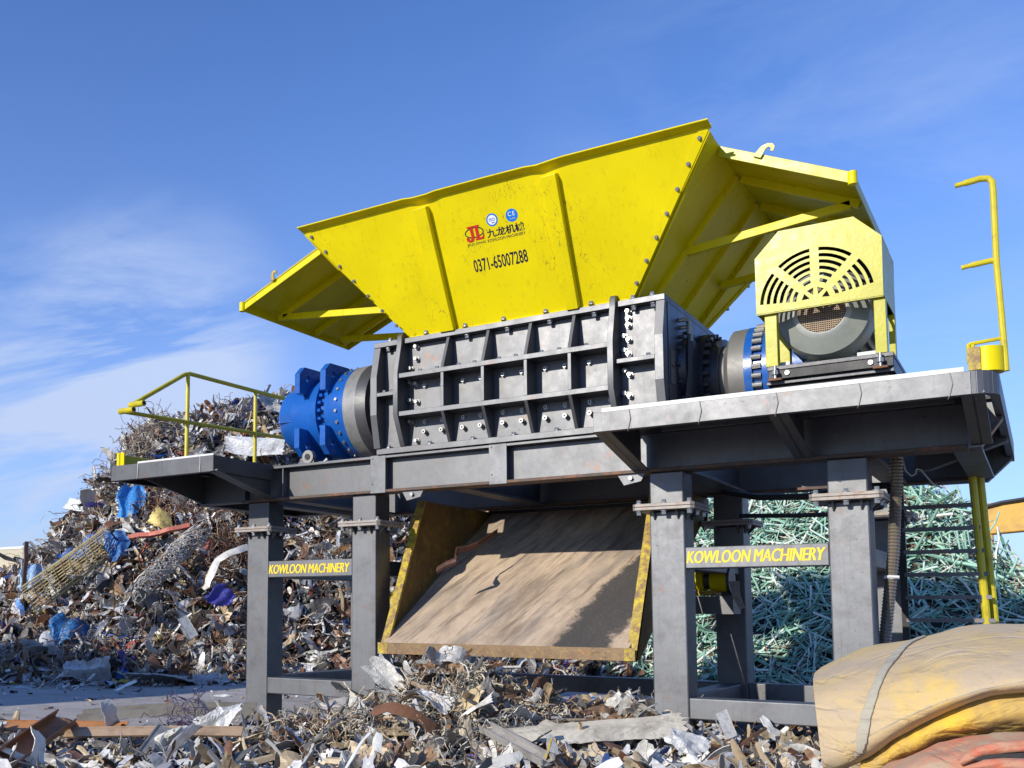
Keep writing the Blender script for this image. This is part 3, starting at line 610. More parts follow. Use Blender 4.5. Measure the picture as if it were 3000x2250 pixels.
# ---- drive motor on its slide base, with the guard over it
mx, mz, my = -1.345, 3.572, 8.00
mb = MB()
mb.lathe([(my - .005, .175, 'motorlight'), (my - .012, .185, 'motorlight'), (my, .20, 'motorlight'), (my + .015, .215), (my + .07, .330), (my + .11, .345), (my + .30, .348), (my + .305, .31), (my + .95, .31), (my + .95, .05)], (mx, 0, mz), 'y', 'motor', 56)
for k in range(28):
    th = 2 * math.pi * k / 28; c, s_ = math.cos(th), math.sin(th)
    if s_ < .4: mb.bar((mx + .33 * c, my + .32, mz + .33 * s_), (mx + .33 * c, my + .9, mz + .33 * s_), .008, .05, 'motor', up=(c, 0, s_))
for sx in (-1, 1):
    mb.prism([(mx + sx * .12, mz - .28), (mx + sx * .33, mz - .40), (mx + sx * .33, mz - .425), (mx + sx * .10, mz - .425)], 'y', my + .28, my + .42, 'motor'); mb.prism([(mx + sx * .12, mz - .28), (mx + sx * .33, mz - .40), (mx + sx * .33, mz - .425), (mx + sx * .10, mz - .425)], 'y', my + .7, my + .84, 'motor')
    mb.box(mx + sx * .31 - .07, mx + sx * .31 + .07, my - .02, my + .28, 3.146, 3.20, 'motorlight')
motor = part(mb, 'drive_motor')
q = MB(); q.lathe([(my + .004, .001), (my + .004, .176)], (mx, 0, mz), 'y', 'black', 40)
for i in range(-11, 12):
    h = math.sqrt(max(0, .172 ** 2 - (i * .0155) ** 2)); u = i * .0155
    if h > .02: q.box(mx + u - .003, mx + u + .003, my - .004, my - .001, mz - h, mz + h, 'grille'); q.box(mx - h, mx + h, my - .0085, my - .0045, mz + u - .003, mz + u + .003, 'grille')
sub(q, 'fan_grille', motor)
q = MB()
q.box(-1.725, -.845, 7.85, 8.75, 3.115, 3.145, 'irondark'); q.box(-1.72, -.85, 7.86, 7.885, 3.045, 3.115, 'black'); q.box(-.865, -.85, 7.885, 8.75, 3.0, 3.115, 'irondark'); q.box(-1.72, -1.705, 7.885, 8.75, 3.0, 3.115, 'irondark')
q.box(-1.73, -.845, 7.84, 8.78, 3.0, 3.022, 'irondark'); q.box(-1.70, -.88, 7.88, 8.7, 2.93, 2.999, 'black')
for x in (-1.66, -.93):
    q.tube([(x, 7.815, 3.02), (x, 7.815, 3.14)], .013, 'zinc', 8); q.tube([(x, 7.815, 3.07), (x, 7.815, 3.10)], .028, 'zinc', 6); q.box(x - .05, x + .05, 7.79, 7.84, 3.022, 3.04, 'rust')
for x in (-1.58, -1.0): q.tube([(x, 7.845, 3.085), (x, 7.86, 3.085)], .018, 'zinc', 8)
sub(q, 'slide_base', motor, bevel=.003)
# guard
gy = 7.83
G = [(-1.785, 3.565), (-.893, 3.565), (-.888, 4.01), (-1.072, 4.193), (-1.605, 4.193), (-1.782, 4.01)]
c0 = (-1.353, 3.607)
slots = []
def arc_slot(r, a0, a1, wd=.013):
    n = 8; A = np.linspace(R_(a0), R_(a1), n); h = wd
    return [(c0[0] + (r + h) * math.cos(a), c0[1] + (r + h) * math.sin(a)) for a in A] + [(c0[0] + (r - h) * math.cos(a), c0[1] + (r - h) * math.sin(a)) for a in A[::-1]]
for i, r in enumerate((.152, .200, .248, .296, .344, .392)):
    g = math.degrees(.032 / r)
    for a0, a1 in ((7, 45), (45, 90), (90, 135), (135, 176)):
        slots.append(arc_slot(r, a0 + (g if a0 != 7 else 2), a1 - (g if a1 != 176 else 0)))
for a in (22, 67, 113, 158):
    A = [R_(a - 15), R_(a + 15)]; slots.append([(c0[0] + .045 * math.cos(R_(a)), c0[1] + .045 * math.sin(R_(a)))] + [(c0[0] + .10 * math.cos(x), c0[1] + .10 * math.sin(x)) for x in A])
vs, fs = curve_mesh([G] + slots, .006)
mb = MB(); mb.add([(v.x, gy + v.z, v.y) for v in vs], fs, 'yellowgloss')
for i in range(1, 6):
    a, b = G[i], G[(i + 1) % 6]
    d = Vector((b[0] - a[0], b[1] - a[1])).normalized(); nrm = Vector((-d.y, d.x)) * .005
    if i in (1, 5): 
        lo = 3.40
        mb.box(a[0] - .003 if i == 1 else a[0] - .003, a[0] + .003, gy + .004, gy + .66, 3.565 if i == 1 else 3.565, 4.01, 'yellowgloss') if i == 1 else mb.box(b[0] - .003, b[0] + .003, gy + .004, gy + .66, 3.565, 4.01, 'yellowgloss')
    else: mb.slab([(a[0], gy + .004, a[1]), (b[0], gy + .004, b[1]), (b[0], gy + .66, b[1]), (a[0], gy + .66, a[1])], (nrm.x, 0, nrm.y), 'yellowgloss')
mb.box(-1.785, -.893, gy - .003, gy + .03, 3.556, 3.562, 'yellowgloss')
mb.prism([(p[0], p[1]) for p in G], 'y', gy + .655, gy + .66, 'black'); mb.box(-1.775, -.90, gy + .30, gy + .31, 3.62, 4.0, 'black')  # black panels stand in for the shaded interior behind the slots
guard = part(mb, 'motor_guard')
for x0, x1, dy in ((-1.735, -1.645, 0), (-.965, -.885, 0), (-1.74, -1.66, .52), (-.93, -.885, .52)):
    q = MB(); q.box(x0, x1, gy + .03 + dy, gy + .11 + dy, 3.148, 3.56, 'yellowgloss'); sub(q, 'guard_post', guard, bevel=.004)

# ---- work platforms
def platform(x0, x1, y0, zt, round_right, extra):
    mb = MB(); zk = 2.728
    if round_right:
        r = .16; pts = [(x0, y0), (x1 - r, y0)] + [(x1 - r + r * math.sin(a), y0 + r - r * math.cos(a)) for a in np.linspace(.2, math.pi / 2, 7)] + [(x1, extra)]
    else: pts = [(x0, extra), (x0, y0), (x1, y0), (x1, Yf + .01)]
    for a, b in zip(pts[:-1], pts[1:]):
        d = Vector((b[0] - a[0], b[1] - a[1], 0)).normalized(); nrm = Vector((-d.y, d.x, 0)) * .012
        mb.slab([(a[0], a[1], zk), (b[0], b[1], zk), (b[0], b[1], zt), (a[0], a[1], zt)], nrm, 'grey')
        mb.slab([(a[0] + nrm.x, a[1] + nrm.y, zk), (b[0] + nrm.x, b[1] + nrm.y, zk), (b[0] + nrm.x, b[1] + nrm.y, zk + .008), (a[0] + nrm.x, a[1] + nrm.y, zk + .008)], nrm * 4, 'grey')
    return mb, pts
mb, _ = platform(-3.05, -.20, 7.60, 2.888, True, 11.15)
mb.box(-3.03, -.36, 7.615, Yf - .002, 2.855, 2.884, 'black'); mb.box(-.86, -.215, Yf, 11.14, 2.855, 2.884, 'black')
mb.box(-1.1, -.86, Yb, 11.14, 2.855, 2.884, 'black')
mb.box(-1.15, -.20, 11.14, 11.155, 2.70, 2.888, 'grey')
for y in (7.80, 8.02, 8.26): mb.box(-2.7, -.5, y, y + .03, 2.80, 2.853, 'grey')
plat = part(mb, 'work_platform', bevel=.003)
q = MB(); q.box(-2.985, -.40, 7.625, 7.645, 2.884, 2.925, 'pale'); sub(q, 'toe_strip', plat)
def bracket_y(x, y0=7.612, y1=8.55, z0=2.735, z1=2.515, w=.07):
    q = MB(); q.prism([(y0, 2.85), (y0, z0), (y1, z1), (y1, 2.85)], 'x', x - .006, x + .006, 'grey'); q.slab([(x - w, y0, z0), (x + w, y0, z0), (x + w, y1, z1), (x - w, y1, z1)], (0, .004, .014), 'grey'); return q
for x in (-2.99, -1.613, -.355): sub(bracket_y(x), 'bracket', plat)
def bracket_x(y, xa, xb, xc, za, zc, w=.06):
    q = MB(); q.prism([(xa, 2.85), (xa, za), (xb, za), (xc, zc), (xc, 2.85)], 'y', y - .006, y + .006, 'grey')
    q.slab([(xa, y - w, za), (xb, y - w, za), (xb, y + w, za), (xa, y + w, za)], (0, 0, .014), 'grey'); q.slab([(xb, y - w, za), (xc, y - w, zc), (xc, y + w, zc), (xb, y + w, za)], (0, 0, .014), 'grey'); return q
sub(bracket_x(8.60, -.44, -.36, -.215, 2.50, 2.70), 'bracket', plat); sub(bracket_x(9.72, -.92, -.80, -.215, 2.49, 2.69), 'bracket', plat); sub(bracket_x(11.0, -.92, -.42, -.215, 2.50, 2.70), 'bracket', plat)
for z, n in ((2.0, 9),):
    for k, t in enumerate(np.linspace(.06, .93, 9)):
        o = MB(); x = -2.9 + t * 2.6
        o.tube([(x, 7.595, 2.89), (x + .012 * (-1) ** k, 7.592, 2.81), (x - .01, 7.594, 2.725), (x - .02, 7.63, 2.715)], .0035, 'wire', 5)
        if k % 2 == 0: sub(o, 'tie_wire', plat)
mb, _ = platform(-8.86, -7.27, 7.60, 2.900, False, 10.6)
mb.box(-8.845, -7.29, 7.615, Yf - .002, 2.865, 2.894, 'black'); mb.box(-8.845, -7.72, Yf, 10.58, 2.865, 2.894, 'black'); mb.box(-8.86, -7.71, 10.58, 10.592, 2.70, 2.90, 'grey')
plat2 = part(mb, 'work_platform', bevel=.003)
q = MB(); q.box(-8.45, -7.30, 7.625, 7.645, 2.896, 2.925, 'pale'); sub(q, 'toe_strip', plat2)
sub(bracket_y(-7.30, 7.612, 8.55, 2.735, 2.515), 'bracket', plat2)
q = MB(); q.prism([(7.612, 2.85), (7.612, 2.73), (8.60, 2.515), (10.5, 2.515), (10.5, 2.85)], 'x', -8.36, -8.345, 'grey'); q.box(-8.42, -8.29, 8.60, 10.5, 2.50, 2.514, 'grey'); sub(q, 'bracket', plat2)
sub(bracket_x(8.60, -7.72, -8.35, -8.84, 2.505, 2.72), 'bracket', plat2); sub(bracket_x(10.3, -7.72, -8.35, -8.84, 2.505, 2.72), 'bracket', plat2)
for x in (-8.42, -7.47):
    o = MB(); o.tube([(x, 7.60, 2.905), (x + .01, 7.593, 2.82), (x, 7.594, 2.73)], .0045, 'pale', 5); sub(o, 'tie_wire', plat2)

# ---- handrails, ladder
mb = MB(); rx = -8.75
mb.tube([(rx, 7.79, 3.63), (rx, 8.0, 3.765), (rx, 8.62, 4.155), (rx, 8.70, 4.178), (rx, 9.9, 4.183), (rx, 10.55, 4.19)], .026, 'rail', 10)
mb.tube([(rx, 7.64, 3.53), (rx, 8.67, 3.568), (rx, 10.55, 3.64)], .024, 'rail', 10)
for y, z in ((7.79, 3.63), (7.64, 3.53)): mb.tube([(rx - .03, y, z), (rx + .20, y, z)], .034, 'rail', 10); mb.tube([(rx + .195, y, z), (rx + .202, y, z)], .022, 'black', 10)
rail = part(mb, 'handrail')
for y in (8.67, 9.92):
    q = MB(); q.tube([(rx, y, 2.89), (rx, y, 4.17)], .026, 'rail', 10); sub(q, 'post', rail)
q = MB(); q.box(rx - .01, rx + .01, 7.66, 10.5, 2.90, 3.03, 'rail'); q.box(rx - .05, rx + .07, 7.63, 7.65, 2.90, 3.05, 'yellow'); q.box(rx - .005, rx + .005, 7.622, 7.63, 2.90, 3.05, 'rail'); sub(q, 'toe_board', rail)
mb = MB(); ry = 7.75
mb.tube([(-.158, ry, 2.89), (-.168, ry, 3.3), (-.180, ry, 3.65), (-.176, ry, 4.15), (-.18, ry, 4.215), (-.20, ry, 4.245), (-.25, ry, 4.255), (-.345, ry, 4.245)], .022, 'rail', 10)
mb.tube([(-.34, ry, 4.245), (-.403, ry, 4.24)], .017, 'rail', 10)
mb.tube([(-.180, ry, 3.655), (-.21, ry, 3.665), (-.33, ry, 3.655)], .020, 'rail', 10); mb.tube([(-.33, ry, 3.655), (-.390, ry, 3.648)], .016, 'rail', 10)
mb.tube([(-.175, ry, 3.118), (-.36, ry, 3.105), (-.372, ry, 3.10), (-.372, ry, 2.97)], .014, 'rail', 8); mb.tube([(-.345, ry, 3.10), (-.345, ry, 3.05)], .013, 'rail', 8)
rail2 = part(mb, 'handrail')
q = MB(); q.lathe([(2.89, .001), (2.89, .10), (3.06, .10), (3.06, .001)], (-.265, ry, 0), 'z', 'yellow', 24); q.box(-.375, -.30, ry - .105, ry - .095, 2.90, 3.055, 'yellowold'); sub(q, 'post_socket', rail2)
mb = MB()
for y in (10.5, 10.62):
    x_ = -.535 if y < 10.55 else -.478
    mb.tube([(x_, y, 2.72), (x_ + .06, y, 1.3), (x_ + .09, y, .35)], .035, 'rail', 10)
lad = part(mb, 'ladder')
q = MB(); q.box(-1.16, -1.10, 10.48, 10.52, .3, 2.7, 'black'); sub(q, 'stile', lad)
for k in range(9):
    q = MB(); z = 2.243 - .212 * k; q.box(-1.12, -.50 + .02 * k, 10.47, 10.53, z - .018, z + .018, 'grey'); sub(q, 'rung', lad)

# ---- discharge chute
mb = MB(); ya, za = 8.50, .945; yb_, zb_ = 10.9, 2.45
xl, xr = -5.785, -3.055
mb.slab([(xl + .06, ya, za), (xr - .06, ya, za), (xr - .06, yb_, zb_), (xl + .06, yb_, zb_)], (0, .02, -.03), 'chute')
chute = part(mb, 'discharge_chute')
q = MB(); q.box(xl + .04, xr - .03, ya - .012, ya + .05, .830, .943, 'lipsteel'); q.box(xl, xl + .12, ya - .016, ya - .0125, .830, .945, 'yellowold'); q.box(xr - .10, xr, ya - .016, ya - .0125, .830, .945, 'yellowold'); sub(q, 'lip', chute, bevel=.004)
for x in (xl, xr):
    s_ = 1 if x == xl else -1
    q = MB(); q.prism([(ya, .835), (9.27, 2.48), (10.9, 2.48), (10.9, 2.38), (ya + .1, .835)], 'x', x, x + s_ * .02, 'wallsteel')
    d = Vector((0, .77, 1.66)).normalized(); q.slab([(x, ya - .004, .835), (x + s_ * .09, ya - .004, .835), (x + s_ * .09, 9.266, 2.48), (x, 9.266, 2.48)], (0, .03, -.014), 'yellowold')
    sub(q, 'side_wall', chute)
q = MB(); q.box(xl + .02, xr - .02, 10.9, 10.92, 2.2, 2.495, 'black'); sub(q, 'back_wall', chute)

# ---- drive unit below the deck
mb = MB(); yd, zd = 10.25, 1.575
mb.lathe([(-3.30, .001), (-3.30, .095), (-2.99, .095), (-2.99, .13), (-2.93, .13), (-2.93, .085, 'irondark'), (-2.86, .085, 'irondark'), (-2.86, .12), (-2.69, .12), (-2.69, .135, 'irondark'), (-2.66, .135, 'irondark'), (-2.66, .001)], (0, yd, zd), 'x', 'yellow', 32)
mb.box(-3.1, -2.8, yd - .1, yd + .1, 1.42, 1.47, 'yellowold')
drv = part(mb, 'roller_drive')
q = MB(); q.box(-3.3, -2.62, yd - .14, yd + .14, 1.235, 1.415, 'grey'); q.prism([(-2.645, 1.56), (-2.545, 1.56), (-2.54, 1.44), (-2.50, 1.30), (-2.545, 1.28), (-2.61, 1.40)], 'y', yd - .19, yd - .18, 'flangesteel'); sub(q, 'mount', drv)
mb = MB(); path = [(-.978, 8.95, 2.52), (-.985, 8.95, 2.3), (-1.006, 8.95, 2.08), (-1.03, 8.95, 1.75), (-1.075, 8.95, 1.4), (-1.119, 8.95, 1.06), (-1.15, 8.95, .8), (-1.17, 9.0, .3)]
P = []; rs = []
for a, b in zip(path[:-1], path[1:]):
    a, b = Vector(a), Vector(b); n = max(2, int((b - a).length / .0135))
    for i in range(n): P.append(a.lerp(b, i / n)); rs.append(.050 if len(P) % 2 else .042)
mb.tube(P, rs, 'conduit', 12, False); cond = part(mb, 'cable_conduit')
q = MB(); q.tube([(-1.10, 8.90, 1.545), (-1.06, 8.89, 1.55), (-.99, 8.90, 1.545)], .012, 'pale', 6); q.tube([(-1.05, 8.95, 1.53), (-1.05, 8.95, 1.555)], .054, 'pale', 16); sub(q, 'clamp', cond)
mb = MB()
mb.tube([(-.93, 8.9, 2.50), (-.91, 8.9, 2.40), (-.87, 8.9, 2.355), (-.84, 8.9, 2.37), (-.83, 8.9, 2.41), (-.80, 8.9, 2.40), (-.76, 8.9, 2.34), (-.72, 8.9, 2.28), (-.66, 8.95, 2.25)], .007, 'wire', 6)
mb.tube([(-2.6, 9.8, 2.42), (-2.2, 9.5, 2.32), (-1.75, 9.3, 2.28), (-1.3, 9.2, 2.33), (-1.05, 9.0, 2.3), (-.99, 8.97, 2.1)], .03, 'hose', 8)
mb.tube([(-2.5, 10.0, 2.20), (-2.0, 9.9, 2.17), (-1.5, 9.9, 2.16), (-1.2, 9.8, 2.2)], .022, 'hose', 8)
part(mb, 'cable')

# ================================================================== SCRAP AND RUBBLE
rng = np.random.default_rng(11); random.seed(5)
LA = np.array([-1.75,-1.56,-1.4255,-1.3556,-1.2997,-1.2578,-1.2154,-1.2007,-1.1654,-1.1357,-1.1172,-1.0787,-.9864,-.9255,-.851,-.76,-.66,-.55,-.45,-.36,-.30])
LK = np.array([.0,.015,.034,.058,.085,.130,.148,.174,.196,.213,.246,.262,.268,.272,.268,.26,.24,.20,.14,.06,-.02])
LBa = np.array([-1.75,-1.39,-1.28,-1.095,-.918,-.81,-.66,-.50,-.30]); LBv = np.array([10.6,11.15,11.3,12.2,13.2,14.2,15.2,16.5,18.])
def left_heap(x, y):
    a = x / np.maximum(y, 1e-3); yb = np.interp(a, LBa, LBv); k = np.interp(a, LA, LK)
    D = np.interp(a, [-1.6, -1.25, -.9], [2.6, 3.8, 5.0]); yr = yb + D; zr = 1.3 + k * yr
    t = (y - yb) / D
    z = np.where(t < 1, zr * (1 - (1 - np.clip(t, 0, 1)) ** 1.35), zr * (1 - .10 * (t - 1) - .25 * np.maximum(t - 1, 0) ** 2))
    z = np.where((a < -1.74) | (a > -.30) | (t < 0), -.05, z)
    return z
GA = np.array([-.46,-.40,-.3281,-.2951,-.2398,-.1637,-.0905,-.0653,-.0534,-.0393,-.0157,.02,.12]); GK = np.array([-.03,.03,.085,.105,.112,.1138,.1035,.096,.080,.045,.027,.02,-.01])
def green_heap(x, y):
    a = x / np.maximum(y, 1e-3); yb = 17.6 + 0 * a; k = np.interp(a, GA, GK); D = 4.2; yr = yb + D; zr = 1.3 + k * yr
    t = (y - yb) / D
    z = np.where(t < 1, zr * (1 - (1 - np.clip(t, 0, 1)) ** 1.3), zr * (1 - .1 * (t - 1) - .3 * np.maximum(t - 1, 0) ** 2))
    return np.where((a < -.46) | (a > .12) | (t < 0), -.05, z)
def fg_h(x, y):
    # loose rubble in front of and under the machine
    edge = np.interp(x, [-14, -10, -7.8, -6.5, -2, 1.5], [4.6, 5.3, 6.7, 8.2, 12.5, 12.0])
    h = np.interp(x, [-9, -6, -2], [.05, .06, .09]) * np.clip((edge - y) / 1.2, 0, 1) + .03 * np.sin(x * 3.1 + y * 1.7) * np.sin(y * 2.3 - x) * (y < edge)
    h = h + .60 * np.exp(-(((x + 4.6) / .85) ** 2 + ((y - 8.15) / .75) ** 2)) + .26 * np.exp(-(((x + 3.2) / .9) ** 2 + ((y - 9.0) / .7) ** 2)) + .10 * np.exp(-(((x + 5.5) / .7) ** 2 + ((y - 7.3) / .6) ** 2))
    return np.maximum(h, -.05)
def q_tube(path, r, n=5):
    path = np.asarray(path, float); m = len(path); t = np.gradient(path, axis=0); t /= np.linalg.norm(t, axis=1)[:, None] + 1e-9
    ref = np.array([.31, .87, .38]); a = np.cross(t, ref); a /= np.linalg.norm(a, axis=1)[:, None] + 1e-9; b = np.cross(t, a)
    th = 2 * np.pi * np.arange(n) / n; rr = np.broadcast_to(np.asarray(r, float), (m,))
    v = path[:, None] + rr[:, None, None] * (a[:, None] * np.cos(th)[None, :, None] + b[:, None] * np.sin(th)[None, :, None])
    i, k = np.meshgrid(np.arange(m - 1), np.arange(n), indexing='ij'); k2 = (k + 1) % n
    f = np.stack([i * n + k, i * n + k2, (i + 1) * n + k2, (i + 1) * n + k], -1).reshape(-1, 4)
    return v.reshape(-1, 3), f
def q_grid(P):
    m, n = P.shape[:2]; i, k = np.meshgrid(np.arange(m - 1), np.arange(n - 1), indexing='ij')
    return P.reshape(-1, 3), np.stack([i * n + k, i * n + k + 1, (i + 1) * n + k + 1, (i + 1) * n + k], -1).reshape(-1, 4)
def thick(P, d):
    # closed shell of a surface grid, so that sheets and strips have both faces and an edge
    m, n = P.shape[:2]; du = np.gradient(P, axis=0); dv = np.gradient(P, axis=1); N = np.cross(du, dv); N /= np.linalg.norm(N, axis=2)[..., None] + 1e-9
    v1, f1 = q_grid(P + N * d / 2); v2, f2 = q_grid(P - N * d / 2); o = len(v1)
    b = [k for k in range(n)] + [i * n + n - 1 for i in range(1, m)] + [(m - 1) * n + k for k in range(n - 2, -1, -1)] + [i * n for i in range(m - 2, 0, -1)]
    b = np.array(b); b2 = np.roll(b, -1); side = np.stack([b, b + o, b2 + o, b2], -1)
    return np.vstack([v1, v2]), np.vstack([f1, f2[:, ::-1] + o, side])
def folds(u, v, n, amp):
    z = np.zeros_like(u)
    for _ in range(n):
        a = rng.uniform(0, 2 * np.pi); c = rng.uniform(-.4, .4); z += amp * rng.uniform(-1, 1) * np.abs(u * np.cos(a) + v * np.sin(a) - c)
    return z
def p_strip(L=1., wd=.12, n=14, curl=1.2, tw=1.0):
    s = np.linspace(-.5, .5, n) * L; k = np.cumsum(rng.normal(0, curl, n)) * L / n; ang = np.cumsum(k) * .35 + rng.uniform(-.8, .8) * s
    dx = np.cos(ang) * L / n; dz = np.sin(ang) * L / n; x = np.cumsum(dx); z = np.cumsum(dz); x -= x.mean(); z -= z.mean()
    y0 = np.cumsum(rng.normal(0, .02, n)) * L; t = np.cumsum(rng.normal(0, tw / n ** .5, n)) * .6; w = wd * (1 + .25 * rng.normal(0, 1, n).cumsum() / n ** .5); w[0] *= .6; w[-1] *= .5
    off = np.array([-.5, -.17, .17, .5]); P = np.zeros((n, 4, 3)); cup = rng.uniform(-.3, .3)
    for j, o in enumerate(off):
        P[:, j, 0] = x - np.sin(t) * np.sin(ang) * w * o; P[:, j, 1] = y0 + np.cos(t) * w * o; P[:, j, 2] = z + np.sin(t) * np.cos(ang) * w * o + cup * w * (o * o * 4 - .5) * .5
    return thick(P, .006)
def p_sheet(L=.6, n=11, crump=.5):
    u, v = np.meshgrid(np.linspace(-.5, .5, n), np.linspace(-.5, .5, n), indexing='ij'); asp = rng.uniform(.28, .9)
    rim = ((np.abs(u) > .45) | (np.abs(v) > .45)); e = 1 + .09 * rng.normal(0, 1, u.shape) * rim
    cut = rng.uniform(0, 6.28); d = u * np.cos(cut) + v * np.sin(cut); k = rng.uniform(.25, .6); sh = np.maximum(d - k, 0); u = u - sh * np.cos(cut); v = v - sh * np.sin(cut)
    z = folds(u, v, 4, crump * .45) + folds(u * 2, v * 2, 7, crump * .16) + crump * .018 * rng.normal(0, 1, u.shape); c, t_ = rng.uniform(-2.2, 2.2), rng.uniform(-1, 1)
    w_ = u * np.cos(t_) + v * np.sin(t_); th = w_ * c
    return thick(np.stack([u * e, v * asp * e, z + w_ * np.sin(th) * .8], -1) * L, .006)
def p_chunk(L=.3):
    n = 5; V = []; F = []
    for ax in range(3):
        for sg in (-1, 1):
            u, v = np.meshgrid(np.linspace(-1, 1, n), np.linspace(-1, 1, n), indexing='ij'); P = np.zeros((n, n, 3)); P[..., ax] = sg; P[..., (ax + 1) % 3] = u * sg; P[..., (ax + 2) % 3] = v
            vv, ff = q_grid(P); F.append(ff + sum(len(q) for q in V)); V.append(vv)
    V = np.vstack(V); V = V / np.linalg.norm(V, axis=1)[:, None] ** .6; d = rng.normal(0, 1, (7, 3))
    for k in d: k = k / np.linalg.norm(k); h = rng.uniform(.45, .9); q = V @ k; V = V - np.maximum(q - h, 0)[:, None] * k
    return V * np.array([1, rng.uniform(.5, 1), rng.uniform(.3, .8)]) * L * .5, np.vstack(F)
def p_bar(L=1., r=.02, n=5, bend=.3):
    s = np.linspace(-.5, .5, 7) * L; P = np.stack([s, np.cumsum(rng.normal(0, bend * .08, 7)) * L, np.cumsum(rng.normal(0, bend * .08, 7)) * L], -1); P -= P.mean(0); return q_tube(P, r, n)
def p_tangle(L=.5, nw=9, r=.004, seg=12, kink=.8):
    V, F = [], []; o = 0
    for _ in range(nw):
        p = rng.normal(0, .22, 3) * L; d = rng.normal(0, 1, 3); d /= np.linalg.norm(d); path = [p]
        for _ in range(seg):
            d = d + rng.normal(0, kink * .5, 3); d /= np.linalg.norm(d); p = p + d * L * 1.1 / seg - p * .06; path.append(p)
        v, f = q_tube(path, r, 3); V.append(v); F.append(f + o); o += len(v)
    return np.vstack(V), np.vstack(F)
PROTO = {'strip': [p_strip(1, rng.uniform(.07, .22), 14, rng.uniform(.6, 2.2)) for _ in range(14)],
         'sheet': [p_sheet(1, 11, rng.uniform(.25, .75)) for _ in range(18)], 'flake': [p_sheet(1, 5, rng.uniform(.3, .8)) for _ in range(14)],
         'curl': [p_strip(1, rng.uniform(.03, .09), 18, rng.uniform(2.5, 6), 1.5) for _ in range(12)],
         'chunk': [p_chunk(1) for _ in range(8)],
         'bar': [p_bar(1, rng.uniform(.012, .035), 5, rng.uniform(.1, .8)) for _ in range(8)],
         'tangle': [p_tangle(1, 12, .009, 12, rng.uniform(.5, 1.1)) for _ in range(8)],
         'beam': [p_bar(1, .05, 4, .15) for _ in range(3)]}
def rotmats(n, tilt):
    # random heading, limited tilt out of the surface, free roll
    h = rng.uniform(0, 2 * np.pi, n); a = rng.normal(0, tilt, n); b = rng.normal(0, tilt * 1.3, n)
    Rz = np.zeros((n, 3, 3)); Rz[:, 0, 0] = np.cos(h); Rz[:, 0, 1] = -np.sin(h); Rz[:, 1, 0] = np.sin(h); Rz[:, 1, 1] = np.cos(h); Rz[:, 2, 2] = 1
    Ry = np.zeros((n, 3, 3)); Ry[:, 1, 1] = 1; Ry[:, 0, 0] = np.cos(a); Ry[:, 0, 2] = np.sin(a); Ry[:, 2, 0] = -np.sin(a); Ry[:, 2, 2] = np.cos(a)
    Rx = np.zeros((n, 3, 3)); Rx[:, 0, 0] = 1; Rx[:, 1, 1] = np.cos(b); Rx[:, 1, 2] = -np.sin(b); Rx[:, 2, 1] = np.sin(b); Rx[:, 2, 2] = np.cos(b)
    return Rz @ Ry @ Rx
PAL = {'white': ((.72, .70, .65), (.62, .60, .54), (.78, .76, .70), (.52, .50, .46)), 'silver': ((.45, .45, .46), (.36, .37, .38), (.55, .55, .56)), 'black': ((.012, .012, .013), (.025, .024, .024), (.04, .038, .036)),
       'rust': ((.16, .075, .04), (.22, .11, .06), (.12, .06, .035), (.30, .17, .09)), 'tan': ((.48, .37, .23), (.40, .30, .18), (.55, .45, .31)), 'grey': ((.15, .145, .14), (.22, .215, .21), (.10, .098, .095)),
       'blue': ((.02, .09, .34), (.03, .17, .5), (.05, .05, .22)), 'red': ((.30, .04, .025), (.34, .10, .06)), 'yellow': ((.50, .36, .05), (.45, .36, .12)), 'green': ((.05, .15, .08), (.1, .2, .14)), 'soil': ((.20, .12, .065), (.25, .155, .09), (.16, .095, .05))}
def pick(names, wts, n):
    k = rng.choice(len(names), n, p=np.array(wts) / sum(wts)); return [PAL[names[i]][rng.integers(len(PAL[names[i]]))] for i in k]
MIX = (('white', 'silver', 'black', 'rust', 'tan', 'grey', 'blue', 'red', 'yellow'), (27, 17, 16, 17, 12, 14, 1.6, 1.2, .9))
class Pile:
    def __init__(s): s.V, s.F, s.C, s.o = [], [], [], 0
    def raw(s, v, f, c): s.V.append(v); s.F.append(f + s.o); s.C.append(np.broadcast_to(np.array(c), (len(f), 3))); s.o += len(v)
    def scatter(s, kind, pos, size, cols, tilt=.6, nrm=None):
        n = len(pos); R = rotmats(n, tilt); P = PROTO[kind]
        if nrm is not None:
            for i in range(n):
                q = Vector((0, 0, 1)).rotation_difference(Vector(nrm[i])).to_matrix(); R[i] = np.array(q) @ R[i]
        for i in range(n):
            v, f = P[rng.integers(len(P))]; s.raw((v * size[i]) @ R[i].T + pos[i], f, cols[i])
    def build(s, name, mat, extra=()):
        V, F, Cc = np.vstack(s.V), np.vstack(s.F), np.vstack(s.C)
        me = bpy.data.meshes.new(name); me.vertices.add(len(V)); me.vertices.foreach_set('co', V.astype(np.float32).ravel())
        me.loops.add(F.size); me.loops.foreach_set('vertex_index', F.astype(np.int32).ravel()); me.polygons.add(len(F)); me.polygons.foreach_set('loop_start', np.arange(0, F.size, 4, dtype=np.int32))
        me.polygons.foreach_set('use_smooth', np.ones(len(F), bool) if 'rods' in mat else np.zeros(len(F), bool))
        at = me.attributes.new('Col', 'FLOAT_COLOR', 'FACE'); at.data.foreach_set('color', np.hstack([Cc, np.ones((len(F), 1))]).astype(np.float32).ravel())
        me.materials.append(M[mat]); me.update(); me.validate()
        o = bpy.data.objects.new(name, me); COL.objects.link(o); return o
